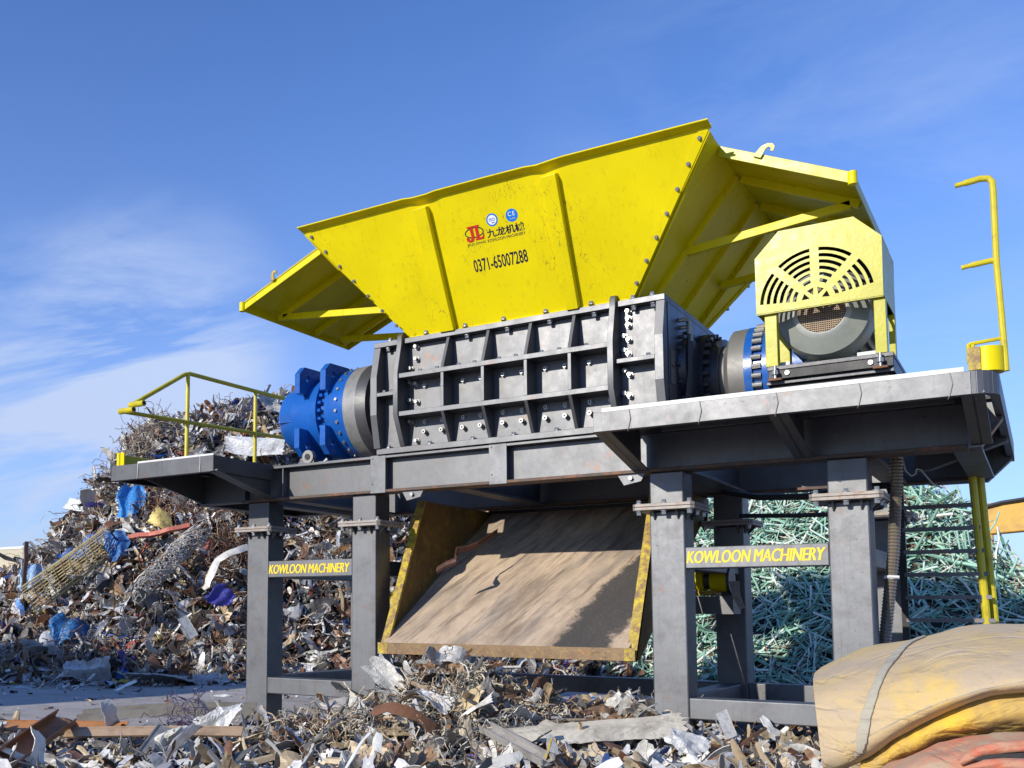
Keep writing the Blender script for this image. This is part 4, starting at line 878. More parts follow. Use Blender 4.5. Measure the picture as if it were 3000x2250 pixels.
def normals(fn, x, y, e=.15):
    n = np.stack([-(fn(x + e, y) - fn(x - e, y)) / (2 * e), -(fn(x, y + e) - fn(x, y - e)) / (2 * e), np.ones_like(x)], -1); n[:, :2] = np.clip(n[:, :2], -1.6, 1.6); return n / np.linalg.norm(n, axis=1)[:, None]
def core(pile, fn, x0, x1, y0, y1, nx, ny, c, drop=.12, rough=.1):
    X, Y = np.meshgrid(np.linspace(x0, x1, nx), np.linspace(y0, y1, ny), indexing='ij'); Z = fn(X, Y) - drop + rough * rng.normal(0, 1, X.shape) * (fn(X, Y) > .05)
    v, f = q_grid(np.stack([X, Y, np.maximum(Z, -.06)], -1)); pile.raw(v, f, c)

# ---- the big scrap heap behind the left half of the machine
def heap_pts(n, a0, a1, t1=1.12):
    a = rng.uniform(a0, a1, n); yb = np.interp(a, LBa, LBv); D = np.interp(a, [-1.6, -1.25, -.9], [2.6, 3.8, 5.0]); t = rng.uniform(-.02, t1, n) ** 1.25; t = np.nan_to_num(t)
    y = yb + D * t; x = a * y; return x, y, np.maximum(left_heap(x, y), 0)
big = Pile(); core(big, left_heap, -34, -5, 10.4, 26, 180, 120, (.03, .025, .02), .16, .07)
def fill(kind, n, s0, s1, names=MIX[0], wts=MIX[1], a0=-1.6, a1=-.36, tilt=.6, lift=.05):
    x, y, z = heap_pts(n, a0, a1); P = np.stack([x, y, z + rng.normal(0, lift, n)], -1); big.scatter(kind, P, rng.uniform(s0, s1, n) ** 1., pick(names, wts, n), tilt, normals(left_heap, x, y))
fill('sheet', 2600, .14, .50); fill('strip', 2800, .3, 1.15); fill('chunk', 1300, .07, .22); fill('bar', 1500, .3, 1.2); fill('sheet', 110, .45, .8, ('white', 'black', 'grey', 'silver', 'rust'), (16, 34, 20, 15, 15), tilt=.5); fill('strip', 110, 1.0, 1.9, ('white', 'black', 'grey', 'silver', 'rust'), (12, 22, 22, 14, 30), tilt=.4)
fill('tangle', 620, .4, .85, ('rust', 'grey', 'tan', 'silver'), (60, 16, 14, 10))
fill('flake', 1500, .06, .18); fill('strip', 1200, .1, .35); fill('curl', 2400, .25, .9)
n = 700; a = rng.uniform(-1.5, -.5, n); y = np.interp(a, LBa, LBv) - np.abs(rng.normal(0, .35, n)); x = a * y
for kind, i0, i1, s0, s1 in (('strip', 0, 250, .15, .7), ('sheet', 250, 400, .1, .35), ('chunk', 400, 700, .03, .14)): big.scatter(kind, np.stack([x[i0:i1], y[i0:i1], np.full(i1 - i0, .03)], -1), rng.uniform(s0, s1, i1 - i0), pick(*MIX, i1 - i0), .3)
for cx, cy, rr, nn_ in ((-15.2, 14.7, .55, 24), (-13.75, 14.5, .6, 26), (-17.4, 15.9, .5, 20), (-13.2, 14.9, .5, 16)):
    for _ in range(nn_):
        x = cx + rng.normal(0, rr * .6); y = cy + rng.normal(0, rr * .5); v, f = p_tangle(rng.uniform(.5, .8), 10, .007, 12, .9); c = PAL['rust'][rng.integers(4)] if cx > -17 else (.30, .24, .18)
        big.raw(v + np.array([x, y, float(left_heap(np.array(x), np.array(y))) + .1]), f, c)
tag(big.build('scrap_heap', 'scrap'), 'tall heap of torn mixed scrap metal piled behind the left of the shredder', 'scrap heap', kind='stuff')

# ---- green rods heaped behind the right half
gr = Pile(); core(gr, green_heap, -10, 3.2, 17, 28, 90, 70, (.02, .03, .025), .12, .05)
GP = ((.25, .46, .33), (.33, .55, .42), (.50, .66, .55), (.14, .29, .20), (.68, .72, .62))
def gpts(n):
    a = rng.uniform(-.45, .11, n); t = np.abs(rng.uniform(-.02, 1.1, n)) ** 1.2; y = 17.6 + 4.2 * t; x = a * y; return x, y, np.maximum(green_heap(x, y), 0)
PROTO['rod'] = [p_bar(1, rng.uniform(.012, .022), 6, b) for b in (.04, .06, .1, .15, .25, .08, .05, .5)]
n = 6000; x, y, z = gpts(n); cols = [GP[i] for i in rng.choice(5, n, p=(.26, .26, .18, .16, .14))]
gr.scatter('rod', np.stack([x, y, z + rng.normal(.0, .07, n)], -1), rng.gamma(4.2, .15, n).clip(.2, 1.4), cols, .45, normals(green_heap, x, y))
n = 1700; x, y, z = gpts(n); gr.scatter('rod', np.stack([x, y, z + rng.normal(.03, .05, n)], -1), rng.uniform(.2, .7, n), pick(('rust', 'tan', 'black', 'white'), (62, 12, 12, 14), n), .5, normals(green_heap, x, y))
n = 60; x, y, z = gpts(n); gr.scatter('sheet', np.stack([x, y, z], -1), rng.uniform(.15, .4, n), pick(('white', 'tan', 'black', 'blue'), (30, 40, 20, 10), n), .5, normals(green_heap, x, y))
tag(gr.build('rod_heap', 'rods'), 'heap of short pale green metal rods behind the right legs', 'rod heap', kind='stuff')
def mesh_of(name, v, f, mat, smooth=False):
    me = bpy.data.meshes.new(name); me.from_pydata(v.tolist(), [], f.tolist()); me.materials.append(M[mat]); me.polygons.foreach_set('use_smooth', np.full(len(f), smooth)); return me
rod_me = [mesh_of('green_rod', v, f, 'rod', True) for v, f in PROTO['rod'][:5]]
n = 260; x, y, z = gpts(n); Rm = rotmats(n, .3); Nn = normals(green_heap, x, y)
for i in range(n):
    o = bpy.data.objects.new('green_rod', rod_me[i % 5]); COL.objects.link(o)
    q = Vector((0, 0, 1)).rotation_difference(Vector(Nn[i])).to_matrix() @ Matrix(Rm[i].tolist())
    o.matrix_world = Matrix.Translation((x[i], y[i], z[i] + .12)) @ q.to_4x4() @ Matrix.Scale(rng.uniform(.8, 1.5), 4)
    o.color = (*GP[rng.choice(5, p=(.25, .28, .2, .07, .2))], 1); tag(o, 'straight pale green rod lying on top of the rod heap', 'rod', 'loose green rods on the rod heap')

# ---- foreground rubble
soil = grid_plane('soil', -9.5, 1.2, 7.6, 13.5, 150, 90, lambda X, Y: float(fg_h(np.array(X), np.array(Y))) * .72 - .04 + .035 * math.sin(X * 7.1 + 2 * math.sin(Y * 5)) * math.sin(Y * 6.3 + X), 'soil')
tag(soil, kind='structure')
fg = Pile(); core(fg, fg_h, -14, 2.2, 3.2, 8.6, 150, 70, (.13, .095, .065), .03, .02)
def fpts(n, x0, x1, y0, y1):
    x = rng.uniform(x0, x1, n * 3); y = rng.uniform(y0, y1, n * 3); z = fg_h(x, y); k = np.where(z > .02)[0][:n]; return x[k], y[k], z[k]
def ffill(kind, n, s0, s1, names=MIX[0], wts=(25, 17, 12, 17, 19, 12, 1.1, .6, .8), box=(-13, 1, 4.2, 9.4), tilt=.42, lift=.03, off=.0):
    x, y, z = fpts(n, *box); near = np.clip((9.2 - y) / 4, .35, 1); P = np.stack([x, y, z + off + near * np.abs(rng.normal(0, lift, len(x)))], -1); fg.scatter(kind, P, rng.uniform(s0, s1, len(x)), pick(names, wts, len(x)), tilt)
ffill('sheet', 1150, .08, .27); ffill('strip', 1900, .16, .7); ffill('chunk', 1800, .03, .12); ffill('bar', 800, .15, .7); ffill('flake', 2200, .03, .10); ffill('strip', 2200, .06, .22); ffill('curl', 3600, .10, .45)
ffill('chunk', 900, .04, .2, ('soil',), (1,), (-4.25, -2.95, 7.9, 9.4)); ffill('bar', 300, .3, 1.1, ('rust', 'tan', 'grey', 'white'), (30, 20, 25, 25), tilt=.25)
ffill('tangle', 150, .18, .42, ('rust', 'grey', 'tan', 'silver'), (26, 22, 32, 20)); ffill('tangle', 45, .4, .65, ('tan', 'white', 'grey'), (50, 20, 30), box=(-6, -3.6, 6.6, 8.4)); ffill('strip', 420, .3, .95, ('white', 'tan', 'silver', 'grey', 'rust'), (40, 22, 14, 12, 12), tilt=.3, lift=.05); ffill('sheet', 380, .2, .42, ('white', 'tan', 'silver', 'grey', 'rust'), (42, 20, 16, 10, 12), tilt=.5, lift=.04)
ffill('chunk', 900, .04, .16, ('rust', 'tan'), (50, 50), (-6.6, -1, 8.2, 11.8)); ffill('strip', 260, .2, .6, box=(-9, 0, 9.4, 12.4)); ffill('sheet', 220, .1, .4, box=(-9, 0, 9.4, 12.4))
FGB = lambda: tag(fg.build('ground_rubble', 'scrap'), 'layer of small shredded metal scraps covering the ground in front of the shredder', 'rubble', kind='stuff')
n = 260; x = rng.uniform(-14.5, -7.4, n); y = rng.uniform(7.2, 12.0, n); k = (y < np.interp(x / y, LBa, LBv)); x, y = x[k], y[k]
for kind, s0, s1, m_ in (('chunk', .02, .07, 120), ('strip', .08, .35, 60), ('flake', .03, .12, 80)):
    P = np.stack([x[:m_], y[:m_], np.full(len(x[:m_]), .015)], -1); fg.scatter(kind, P, rng.uniform(s0, s1, len(P)), pick(('black', 'rust', 'grey', 'white', 'tan'), (25, 25, 20, 15, 15), len(P)), .15); x, y = np.roll(x, m_), np.roll(y, m_)
FGB()
# nest of pale wire spilling from the chute
wn = Pile()
for _ in range(150):
    x = rng.normal(-4.65, .62); y = rng.normal(7.9, .42); z = float(fg_h(np.array(x), np.array(y)))
    v, f = p_tangle(rng.uniform(.22, .42), 12, .007, 14, 1.2); c = (np.array([(.52, .45, .33), (.44, .38, .27), (.60, .55, .45), (.34, .28, .2)][rng.integers(4)]))
    wn.raw(v + np.array([x, y, z - .03]), f, c)
tag(wn.build('wire_nest', 'scrap'), 'nest of tangled pale wire mounded under the chute lip', 'wire', kind='stuff')

# ---- separate pieces lying on the rubble and on the heap
pieces = {k: [mesh_of('scrap_' + k, v, f, 'piece') for v, f in PROTO[k][:10]] for k in ('strip', 'sheet', 'chunk', 'tangle')}
CL = {'white': 'off white', 'silver': 'silver grey', 'rust': 'rusty brown', 'tan': 'tan', 'black': 'black', 'grey': 'dull grey'}
KW = {'strip': 'torn %s metal strip lying loose on the rubble before the legs', 'sheet': 'crumpled %s sheet metal scrap lying on the rubble before the legs', 'chunk': 'small %s lump of scrap on the rubble before the legs'}
cnt = 0
for kind, n, s0, s1 in (('strip', 120, .35, 1.0), ('sheet', 90, .14, .36), ('chunk', 40, .08, .2)):
    x, y, z = fpts(n, -10, -.9, 4.6, 8.6)
    for i in range(len(x)):
        cname = rng.choice(('white', 'silver', 'rust', 'tan', 'black', 'grey'), p=(.28, .2, .19, .2, .03, .10))
        o = bpy.data.objects.new('scrap_' + kind, pieces[kind][i % 8]); COL.objects.link(o); o.location = (x[i], y[i], z[i] + .05); o.rotation_euler = (rng.normal(0, .5), rng.normal(0, .28), rng.uniform(0, 6.28)); sc = rng.uniform(s0, s1); o.scale = (sc, sc, sc)
        o.color = (*PAL[cname][rng.integers(len(PAL[cname]))], 1); tag(o, KW[kind] % CL[cname], 'scrap ' + kind, 'loose %s %s scraps on the rubble' % (CL[cname], kind))

# ---- named pieces one can point to
def place(name, vf, loc, rot, scale, col, label, cat, group=None, smooth=False):
    v, f = vf; o = bpy.data.objects.new(name, mesh_of(name, v, f, 'piece', smooth)); COL.objects.link(o); o.location = loc; o.rotation_euler = rot
    o.scale = scale if isinstance(scale, tuple) else (scale,) * 3; o.color = (*col, 1); return tag(o, label, cat, group)
def between(name, vf, p, q, roll, col, label, cat, wid=1.):
    p, q = Vector(p), Vector(q); d = q - p; L_ = d.length; v, f = vf
    o = bpy.data.objects.new(name, mesh_of(name, v, f, 'piece')); COL.objects.link(o); ex_ = d.normalized(); ey_ = Vector((0, 0, 1)).cross(ex_).normalized(); ez_ = ex_.cross(ey_)
    Rm_ = Matrix((ex_, ey_, ez_)).transposed() @ Matrix.Rotation(roll, 3, 'X')
    o.matrix_world = Matrix.Translation((p + q) / 2) @ Rm_.to_4x4() @ Matrix.Diagonal((L_, wid, wid, 1)); o.color = (*col, 1); return tag(o, label, cat)
def u_channel(n=12, w=.07, h=.045, bend=.0, t=.006):
    s_ = np.linspace(-.5, .5, n); prof = [(-w / 2, h), (-w / 2, 0), (w / 2, 0), (w / 2, h)]; P = np.zeros((n, 4, 3))
    for i in range(n):
        for j, (a, b) in enumerate(prof): P[i, j] = (s_[i], a, b + bend * (s_[i] ** 2) * 4)
    return thick(P, t)
def wavy(n=10, m=6, amp=.1, asp=.5):
    n = int(n * 2.2); m = int(m * 2.2); u, v = np.meshgrid(np.linspace(-.5, .5, n), np.linspace(-.5, .5, m), indexing='ij'); z = folds(u, v, 5, amp * 1.9); k = folds(u * 1.6, v * 1.6, 4, amp * 1.2); z = z + np.minimum(k, 0) * 1.5 + amp * .03 * rng.normal(0, 1, u.shape)
    top = .5 + .16 * np.cumsum(rng.normal(0, .35, n)); top = np.clip(top, .32, .62)[:, None]; vv = np.where(v > 0, v * 2 * top, v * (1 + .12 * np.cumsum(rng.normal(0, .3, n)))[:, None])
    return thick(np.stack([u * (1 + .03 * rng.normal(0, 1, u.shape) * (np.abs(u) > .45)), vv * asp, z], -1), .008)
def drape(n=10, m=12, asp=1.6, amp=.12):
    n *= 2; m *= 2; u, v = np.meshgrid(np.linspace(-.5, .5, n), np.linspace(-.5, .5, m), indexing='ij'); z = amp * .6 * np.sin(u * 11 + v * 3) + folds(u, v, 4, amp) + folds(u * 2.5, v * 2, 8, amp * .6) + amp * .06 * rng.normal(0, 1, u.shape)
    w_ = 1 + .22 * np.sin(v * 7 + 1) + .06 * rng.normal(0, 1, u.shape) * (np.abs(u) > .44)
    return thick(np.stack([u * w_, v * asp + .10 * np.sin(u * 6), z], -1), .01)
Wt, Sv, Ru, Tn, Bk, Gy = (.74, .72, .67), (.5, .5, .51), (.19, .085, .042), (.50, .39, .25), (.02, .02, .02), (.17, .165, .16)
# on the heap
cv, cf, co_ = [], [], 0
for k in range(13):
    th = math.pi * k / 12; v, f = q_tube([(-.5, .13 * math.cos(th), .035 * math.sin(th)), (0, .13 * math.cos(th) + .01 * math.sin(k), .035 * math.sin(th)), (.5, .15 * math.cos(th), .035 * math.sin(th))], (.0045, .006, .0045), 4); cv.append(v); cf.append(f + co_); co_ += len(v)
for k in range(12):
    x_ = -.48 + k * .087; v, f = q_tube([(x_, .125 * math.cos(t_), .037 * math.sin(t_)) for t_ in np.linspace(0, math.pi, 8)], .005, 3); cv.append(v); cf.append(f + co_); co_ += len(v)
between('wire_mesh_cage', (np.vstack(cv), np.vstack(cf)), (-15.55, 13.35, 2.62), (-16.05, 11.9, 1.42), 1.0, (.55, .45, .22), 'rolled yellowish wire mesh panel leaning on the left slope of the scrap heap', 'wire mesh', 2.6)
place('plastic_sheet', drape(), (-15.75, 14.05, 3.5), (R_(68), R_(8), R_(42)), .48, (.03, .22, .55), 'bright blue plastic sheet hanging high on the scrap heap under the left platform', 'plastic sheet')
place('plastic_sheet', drape(), (-15.4, 13.4, 2.55), (R_(62), R_(-10), R_(36)), .40, (.03, .15, .40), 'crumpled blue plastic sheet at the upper end of the yellow wire mesh', 'plastic sheet')
place('plastic_strip', drape(10, 6, .35, .1), (-16.4, 13.45, 2.62), (R_(50), R_(-28), R_(36)), .95, (.10, .18, .40), 'long blue plastic strip tangled left of the wire mesh on the heap', 'plastic strip')
between('board', u_channel(6, .30, .03), (-18.98, 15.0, 3.70), (-17.75, 15.0, 3.50), 1.0, (.75, .75, .70), 'white board sticking out of the left edge of the scrap heap into the sky', 'board', 1.)
between('steel_bar', p_bar(1, .028, 4, .12), (-15.15, 13.5, 2.62), (-14.1, 14.1, 2.95), 0, (.42, .10, .06), 'reddish flat bar lying across the middle of the scrap heap', 'steel bar', 2.2)
mv, mf, mo = [], [], 0
for k in range(150):
    t_ = rng.uniform(-.5, .5); a_ = rng.uniform(0, 6.3); pth = []
    for _ in range(9): pth.append((t_, .11 * math.cos(a_) * (1 + .1 * rng.normal()), .11 * math.sin(a_) * (1 + .1 * rng.normal()))); t_ += rng.normal(.01, .035); a_ += rng.normal(.25, .25)
    v, f = q_tube(pth, .006, 3); mv.append(v); mf.append(f + mo); mo += len(v)
between('wire_mesh_roll', (np.vstack(mv), np.vstack(mf)), (-13.75, 14.15, 2.85), (-14.0, 12.75, 1.62), 0, (.36, .34, .31), 'rolled up grey chain link mesh lying on the scrap heap left of the leg', 'wire mesh', 1.6)
place('sheet_piece', p_sheet(1, 9, .3), (-14.8, 14.05, 3.05), (R_(70), R_(30), R_(40)), .5, (.62, .46, .14), 'pointed yellow tan sheet piece below the left platform on the heap', 'sheet metal')
place('cloth', drape(10, 10, .8, .2), (-15.9, 17.9, 6.15), (R_(50), 0, R_(40)), .85, (.012, .018, .10), 'navy blue cloth on the top of the scrap heap beside the blue gearbox', 'cloth')
place('crumpled_sheet', p_sheet(1, 11, .6), (-15.3, 17.9, 6.2), (R_(60), R_(40), R_(40)), .62, (.36, .35, .33), 'crumpled pale grey panel at the heap top next to the blue gearbox', 'panel')
place('sack', wavy(12, 8, .10, .32), (-14.3, 16.2, 4.72), (R_(40), R_(4), R_(38)), 1.25, Wt, 'long white plastic sack on the heap just above the left platform edge', 'sack')
between('plank', u_channel(4, .16, .03), (-14.35, 16.9, 4.75), (-14.55, 16.75, 5.35), .4, (.60, .42, .24), 'short tan plank standing on the heap left of the blue gearbox', 'plank')
between('metal_strip', p_strip(1, .09, 14, .8, .4), (-13.35, 13.75, 1.55), (-12.75, 14.2, 2.75), .8, (.66, .63, .56), 'long curved white strip running up the heap beside the first leg', 'metal strip', 2)
place('car_panel', wavy(12, 6, .34, .5), (-13.7, 11.35, .22), (R_(62), R_(2), R_(38)), .75, (.5, .5, .5), 'crushed white panel standing at the foot of the scrap heap', 'panel')
place('car_panel', wavy(16, 6, .20, .24), (-12.45, 12.1, .16), (R_(48), R_(3), R_(42)), 1.5, (.42, .43, .45), 'long crushed silver panel lying at the foot of the scrap heap', 'panel')
place('cloth', drape(8, 10, 1.3, .12), (-12.75, 13.55, 1.5), (R_(55), R_(55), R_(30)), .36, (.05, .05, .30), 'purple blue cloth on the lower heap left of the first leg', 'cloth')
place('board', u_channel(5, .45, .02), (-12.9, 12.9, .95), (R_(50), R_(58), R_(30)), .42, (.6, .58, .53), 'white board leaning on the lower right of the scrap heap', 'board')
place('plastic_sheet', drape(9, 9, .9, .16), (-14.8, 11.8, .95), (R_(55), R_(20), R_(30)), .62, (.02, .12, .30), 'dark blue plastic sheet low on the scrap heap', 'plastic sheet')
between('bumper', p_strip(1, .13, 14, 1.5, .2), (-15.4, 11.55, 1.05), (-14.75, 11.45, .25), .9, (.42, .43, .45), 'curved grey bumper strip hanging low at the left of the scrap heap', 'bumper', 1.4)
place('plastic_sheet', drape(8, 8, 1.5, .12), (-17.5, 13.0, 1.95), (R_(60), R_(15), R_(46)), .40, (.28, .44, .66), 'pale blue plastic sheet at the far left of the scrap heap', 'plastic sheet')
between('timber_post', p_bar(1, .045, 4, .15), (-17.12, 12.6, 1.7), (-17.17, 12.6, 2.62), 0, (.10, .05, .028), 'dark timber post standing up at the left end of the scrap heap', 'timber', 1.1)
bv, bf = p_tangle(1.0, 46, .006, 12, .55); place('wire_bush', (bv, bf), (-16.9, 15.55, 5.15), (0, 0, .3), 1.15, (.34, .28, .21), 'bushy tangle of thin rusty wire at the upper left of the scrap heap', 'wire')
# on the ground in front
between('steel_channel', u_channel(14, .17, .07, -.02, .012), (-6.28, 4.42, .16), (-7.02, 5.60, .36), .5, (.27, .115, .05), 'long rusty brown steel channel sticking up at the lower left of the picture', 'steel channel', 1.)
place('bent_sheet', p_sheet(1, 9, .75), (-7.08, 5.72, .37), (R_(40), R_(40), R_(40)), .26, (.17, .095, .055), 'bent rusty sheet at the upper end of the rusty steel channel', 'sheet metal')
between('steel_plate', u_channel(8, .16, .01), (-8.1, 5.75, .22), (-6.9, 6.15, .24), .5, (.46, .20, .07), 'flat orange rusty plate lying behind the rusty steel channel', 'steel plate')
between('plank', u_channel(10, .10, .012, -.01, .02), (-6.95, 5.55, .26), (-5.7, 6.35, .27), .5, (.50, .34, .21), 'long light brown flat bar lying on the rubble at the left front', 'flat bar', 1.1)
between('split_pipe', u_channel(12, .16, .07, -.03, .02), (-8.6, 7.05, .16), (-7.0, 8.0, .24), .2, (.24, .225, .2), 'long grey split pipe along the edge of the rubble left of the first leg', 'pipe', 1.1)
between('metal_strip', p_strip(1, .12, 14, 1.0, .4), (-7.22, 6.13, .33), (-6.92, 6.2, .15), .6, (.66, .64, .6), 'white curved strip rising from the rubble at left', 'metal strip')
between('flat_bar', u_channel(8, .17, .012, .0, .01), (-5.80, 5.38, .15), (-6.08, 5.88, .32), .35, (.36, .35, .335), 'wide grey flat bar slanting up from the rubble left of centre', 'flat bar')
bv, bf = p_tangle(1.0, 40, .007, 13, .9); place('wire_bush', (bv, bf), (-6.35, 6.4, .30), (0, 0, 0), .50, (.07, .05, .13), 'purple tangle of thin wire on the rubble before the first leg', 'wire')
place('foil_sheet', wavy(12, 8, .16, .45), (-5.98, 6.35, .38), (R_(50), R_(-38), R_(30)), .42, (.58, .58, .57), 'crumpled silver foil sheet standing on the rubble near the first leg', 'foil')
place('slab', p_chunk(1.0), (-5.98, 5.75, .24), (R_(20), R_(-30), R_(20)), .42, (.74, .71, .62), 'cream coloured broken slab lying in the left front rubble', 'slab')
between('metal_strip', p_strip(1, .10, 14, .3, .2), (-6.60, 7.0, .12), (-6.56, 7.0, .50), 1.2, (.46, .45, .43), 'narrow grey strip standing upright before the first leg', 'metal strip')
place('sheet_shard', p_sheet(1, 8, .35), (-5.15, 7.70, .66), (R_(80), R_(48), R_(32)), .42, (.68, .65, .57), 'big pale pointed sheet shard standing beside the second leg', 'sheet metal')
place('bent_sheet', p_sheet(1, 10, .6), (-5.35, 7.45, .50), (R_(25), R_(10), R_(25)), .52, (.40, .37, .34), 'bent grey brown sheet lying against the second leg', 'sheet metal')
between('steel_plate', p_strip(1, .16, 12, .5, .2), (-4.85, 6.95, .42), (-4.05, 7.15, .26), .7, (.21, .10, .055), 'curved rusty plate in front of the wire nest', 'steel plate')
between('crumpled_sheet', wavy(18, 7, .05, .26), (-3.75, 7.15, .28), (-2.5, 8.1, .40), .75, (.60, .55, .45), 'long cream crumpled sheet stretched across the rubble before the third leg', 'sheet metal', 1.0)
between('split_pipe', u_channel(10, .10, .05, .0, .015), (-3.85, 7.2, .32), (-3.0, 6.55, .20), .3, (.40, .38, .35), 'grey pipe lying in the centre rubble pointing to the viewer', 'pipe')
place('crumpled_sheet', p_sheet(1, 11, .8), (-2.28, 7.55, .30), (R_(35), R_(20), R_(10)), .36, (.70, .69, .65), 'crumpled white sheet near the foot of the third leg', 'sheet metal')
place('board', u_channel(4, .5, .01), (-2.22, 8.25, .36), (R_(60), R_(70), R_(20)), .22, (.72, .70, .66), 'small white board under the bottom beam by the third leg', 'board')
place('sack', wavy(10, 8, .12, .5), (-5.15, 9.4, .62), (R_(30), 0, R_(20)), .55, (.05, .14, .48), 'blue plastic sack lying below the left side of the chute', 'sack')
place('sheet_piece', p_sheet(1, 9, .5), (-4.2, 7.5, .52), (R_(25), R_(-20), R_(10)), .34, (.58, .45, .25), 'golden tan sheet piece on top of the wire nest', 'sheet metal')
place('foil_sheet', p_sheet(1, 11, .9), (-4.45, 7.35, .48), (R_(50), R_(25), R_(30)), .30, (.6, .6, .6), 'crumpled silver foil on the front of the wire nest', 'foil')
place('sheet_piece', p_sheet(1, 9, .6), (-4.0, 7.3, .50), (R_(60), R_(-30), R_(10)), .30, (.68, .65, .58), 'folded white sheet piece right of the foil on the wire nest', 'sheet metal')
place('sheet_piece', p_sheet(1, 9, .55), (-4.62, 8.05, .84), (R_(50), R_(20), R_(40)), .30, (.62, .6, .56), 'white twisted sheet piece on the peak of the wire nest under the chute lip', 'sheet metal')
# strip of rusty steel hanging over the chute plate
P_ = [(-5.05, 9.75, 2.10), (-5.13, 9.45, 1.95), (-5.19, 9.33, 1.90), (-5.25, 9.2, 1.88), (-5.22, 9.12, 1.80), (-5.15, 9.02, 1.76), (-5.25, 8.98, 1.72), (-5.33, 8.93, 1.66)]
hv = np.array([[(x_, y_ + dy, z_ + dz) for dy, dz in ((.02, .034), (0, .012), (0, -.012), (.02, -.034))] for x_, y_, z_ in P_], float); v, f = thick(hv, .006)
o = bpy.data.objects.new('hanging_strip', mesh_of('hanging_strip', v, f, 'piece')); COL.objects.link(o); o.location = (.10, -.2, .02); o.color = (.10, .042, .026, 1); tag(o, 'twisted rusty steel strip hanging over the chute plate', 'steel strip')

# ================================================================== TARPAULINS
A = [[-0.925, 5.0, 1.017], [-0.873, 5.0, 1.062], [-0.775, 5.0, 1.113], [-0.67, 5.0, 1.161], [-0.543, 5.0, 1.175], [-0.444, 5.0, 1.199], [-0.322, 5.0, 1.246], [-0.205, 5.0, 1.256], [-0.087, 5.0, 1.258]]
B = [[-0.868, 4.62, 0.996], [-0.823, 4.62, 1.024], [-0.738, 4.62, 1.069], [-0.645, 4.62, 1.102], [-0.551, 4.62, 1.115], [-0.458, 4.62, 1.138], [-0.336, 4.62, 1.18], [-0.205, 4.62, 1.197], [-0.083, 4.62, 1.203]]
Cc = [[-0.816, 4.34, 0.975], [-0.78, 4.34, 0.981], [-0.714, 4.34, 1.004], [-0.645, 4.34, 1.026], [-0.565, 4.34, 1.038], [-0.463, 4.34, 1.066], [-0.344, 4.34, 1.102], [-0.204, 4.34, 1.129], [-0.081, 4.34, 1.141]]
D = [[-0.786, 4.22, 0.869], [-0.758, 4.22, 0.875], [-0.712, 4.22, 0.892], [-0.663, 4.22, 0.909], [-0.583, 4.22, 0.937], [-0.476, 4.22, 0.974], [-0.346, 4.22, 1.017], [-0.21, 4.22, 1.058], [-0.082, 4.22, 1.084]]
E = [[-0.769, 4.18, 0.755], [-0.742, 4.18, 0.759], [-0.706, 4.18, 0.769], [-0.661, 4.18, 0.786], [-0.591, 4.18, 0.819], [-0.487, 4.18, 0.885], [-0.35, 4.18, 0.956], [-0.21, 4.18, 1.012], [-0.083, 4.18, 1.047]]
Fr = [[-0.764, 4.2, 0.658], [-0.74, 4.2, 0.665], [-0.704, 4.2, 0.678], [-0.668, 4.2, 0.695], [-0.601, 4.2, 0.737], [-0.492, 4.2, 0.833], [-0.353, 4.2, 0.919], [-0.212, 4.2, 0.979], [-0.085, 4.2, 1.02]]
G = [[-0.783, 4.34, 0.628], [-0.76, 4.34, 0.635], [-0.723, 4.34, 0.648], [-0.686, 4.34, 0.665], [-0.617, 4.34, 0.707], [-0.504, 4.34, 0.803], [-0.361, 4.34, 0.894], [-0.216, 4.34, 0.96], [-0.088, 4.34, 1.002]]
Y1 = [[-0.642, 4.32, 0.681], [-0.596, 4.32, 0.723], [-0.506, 4.32, 0.805], [-0.363, 4.32, 0.896], [-0.219, 4.32, 0.961], [-0.087, 4.32, 1.005]]
Y2 = [[-0.628, 4.25, 0.664], [-0.579, 4.25, 0.701], [-0.487, 4.25, 0.777], [-0.356, 4.25, 0.855], [-0.218, 4.25, 0.913], [-0.088, 4.25, 0.96]]
Y3 = [[-0.625, 4.31, 0.627], [-0.571, 4.31, 0.665], [-0.482, 4.31, 0.748], [-0.358, 4.31, 0.805], [-0.224, 4.31, 0.846], [-0.093, 4.31, 0.884]]
Y4 = [[-0.649, 4.5, 0.583], [-0.592, 4.5, 0.618], [-0.499, 4.5, 0.704], [-0.371, 4.5, 0.765], [-0.23, 4.5, 0.805], [-0.098, 4.5, 0.842]]
Q0 = [[-0.608, 4.42, 0.647], [-0.553, 4.42, 0.695], [-0.485, 4.42, 0.744], [-0.367, 4.42, 0.8], [-0.229, 4.42, 0.839], [-0.096, 4.42, 0.869]]
Q1 = [[-0.576, 4.15, 0.673], [-0.52, 4.15, 0.714], [-0.448, 4.15, 0.756], [-0.342, 4.15, 0.804], [-0.217, 4.15, 0.835], [-0.091, 4.15, 0.861]]
Q2 = [[-0.56, 4.06, 0.651], [-0.502, 4.06, 0.688], [-0.432, 4.06, 0.729], [-0.328, 4.06, 0.776], [-0.213, 4.06, 0.811], [-0.091, 4.06, 0.841]]
Q3 = [[-0.554, 4.02, 0.57], [-0.497, 4.02, 0.598], [-0.428, 4.02, 0.627], [-0.327, 4.02, 0.658], [-0.217, 4.02, 0.69], [-0.096, 4.02, 0.722]]
lip = [[-0.285, 4.03, 0.758], [-0.258, 4.03, 0.779], [-0.212, 4.03, 0.806], [-0.149, 4.03, 0.823], [-0.091, 4.03, 0.832]]
lens = [[-0.265, 4.02, 0.773], [-0.223, 4.02, 0.79], [-0.168, 4.02, 0.8], [-0.092, 4.02, 0.81], [-0.093, 4.02, 0.777], [-0.169, 4.02, 0.775], [-0.224, 4.02, 0.773]]
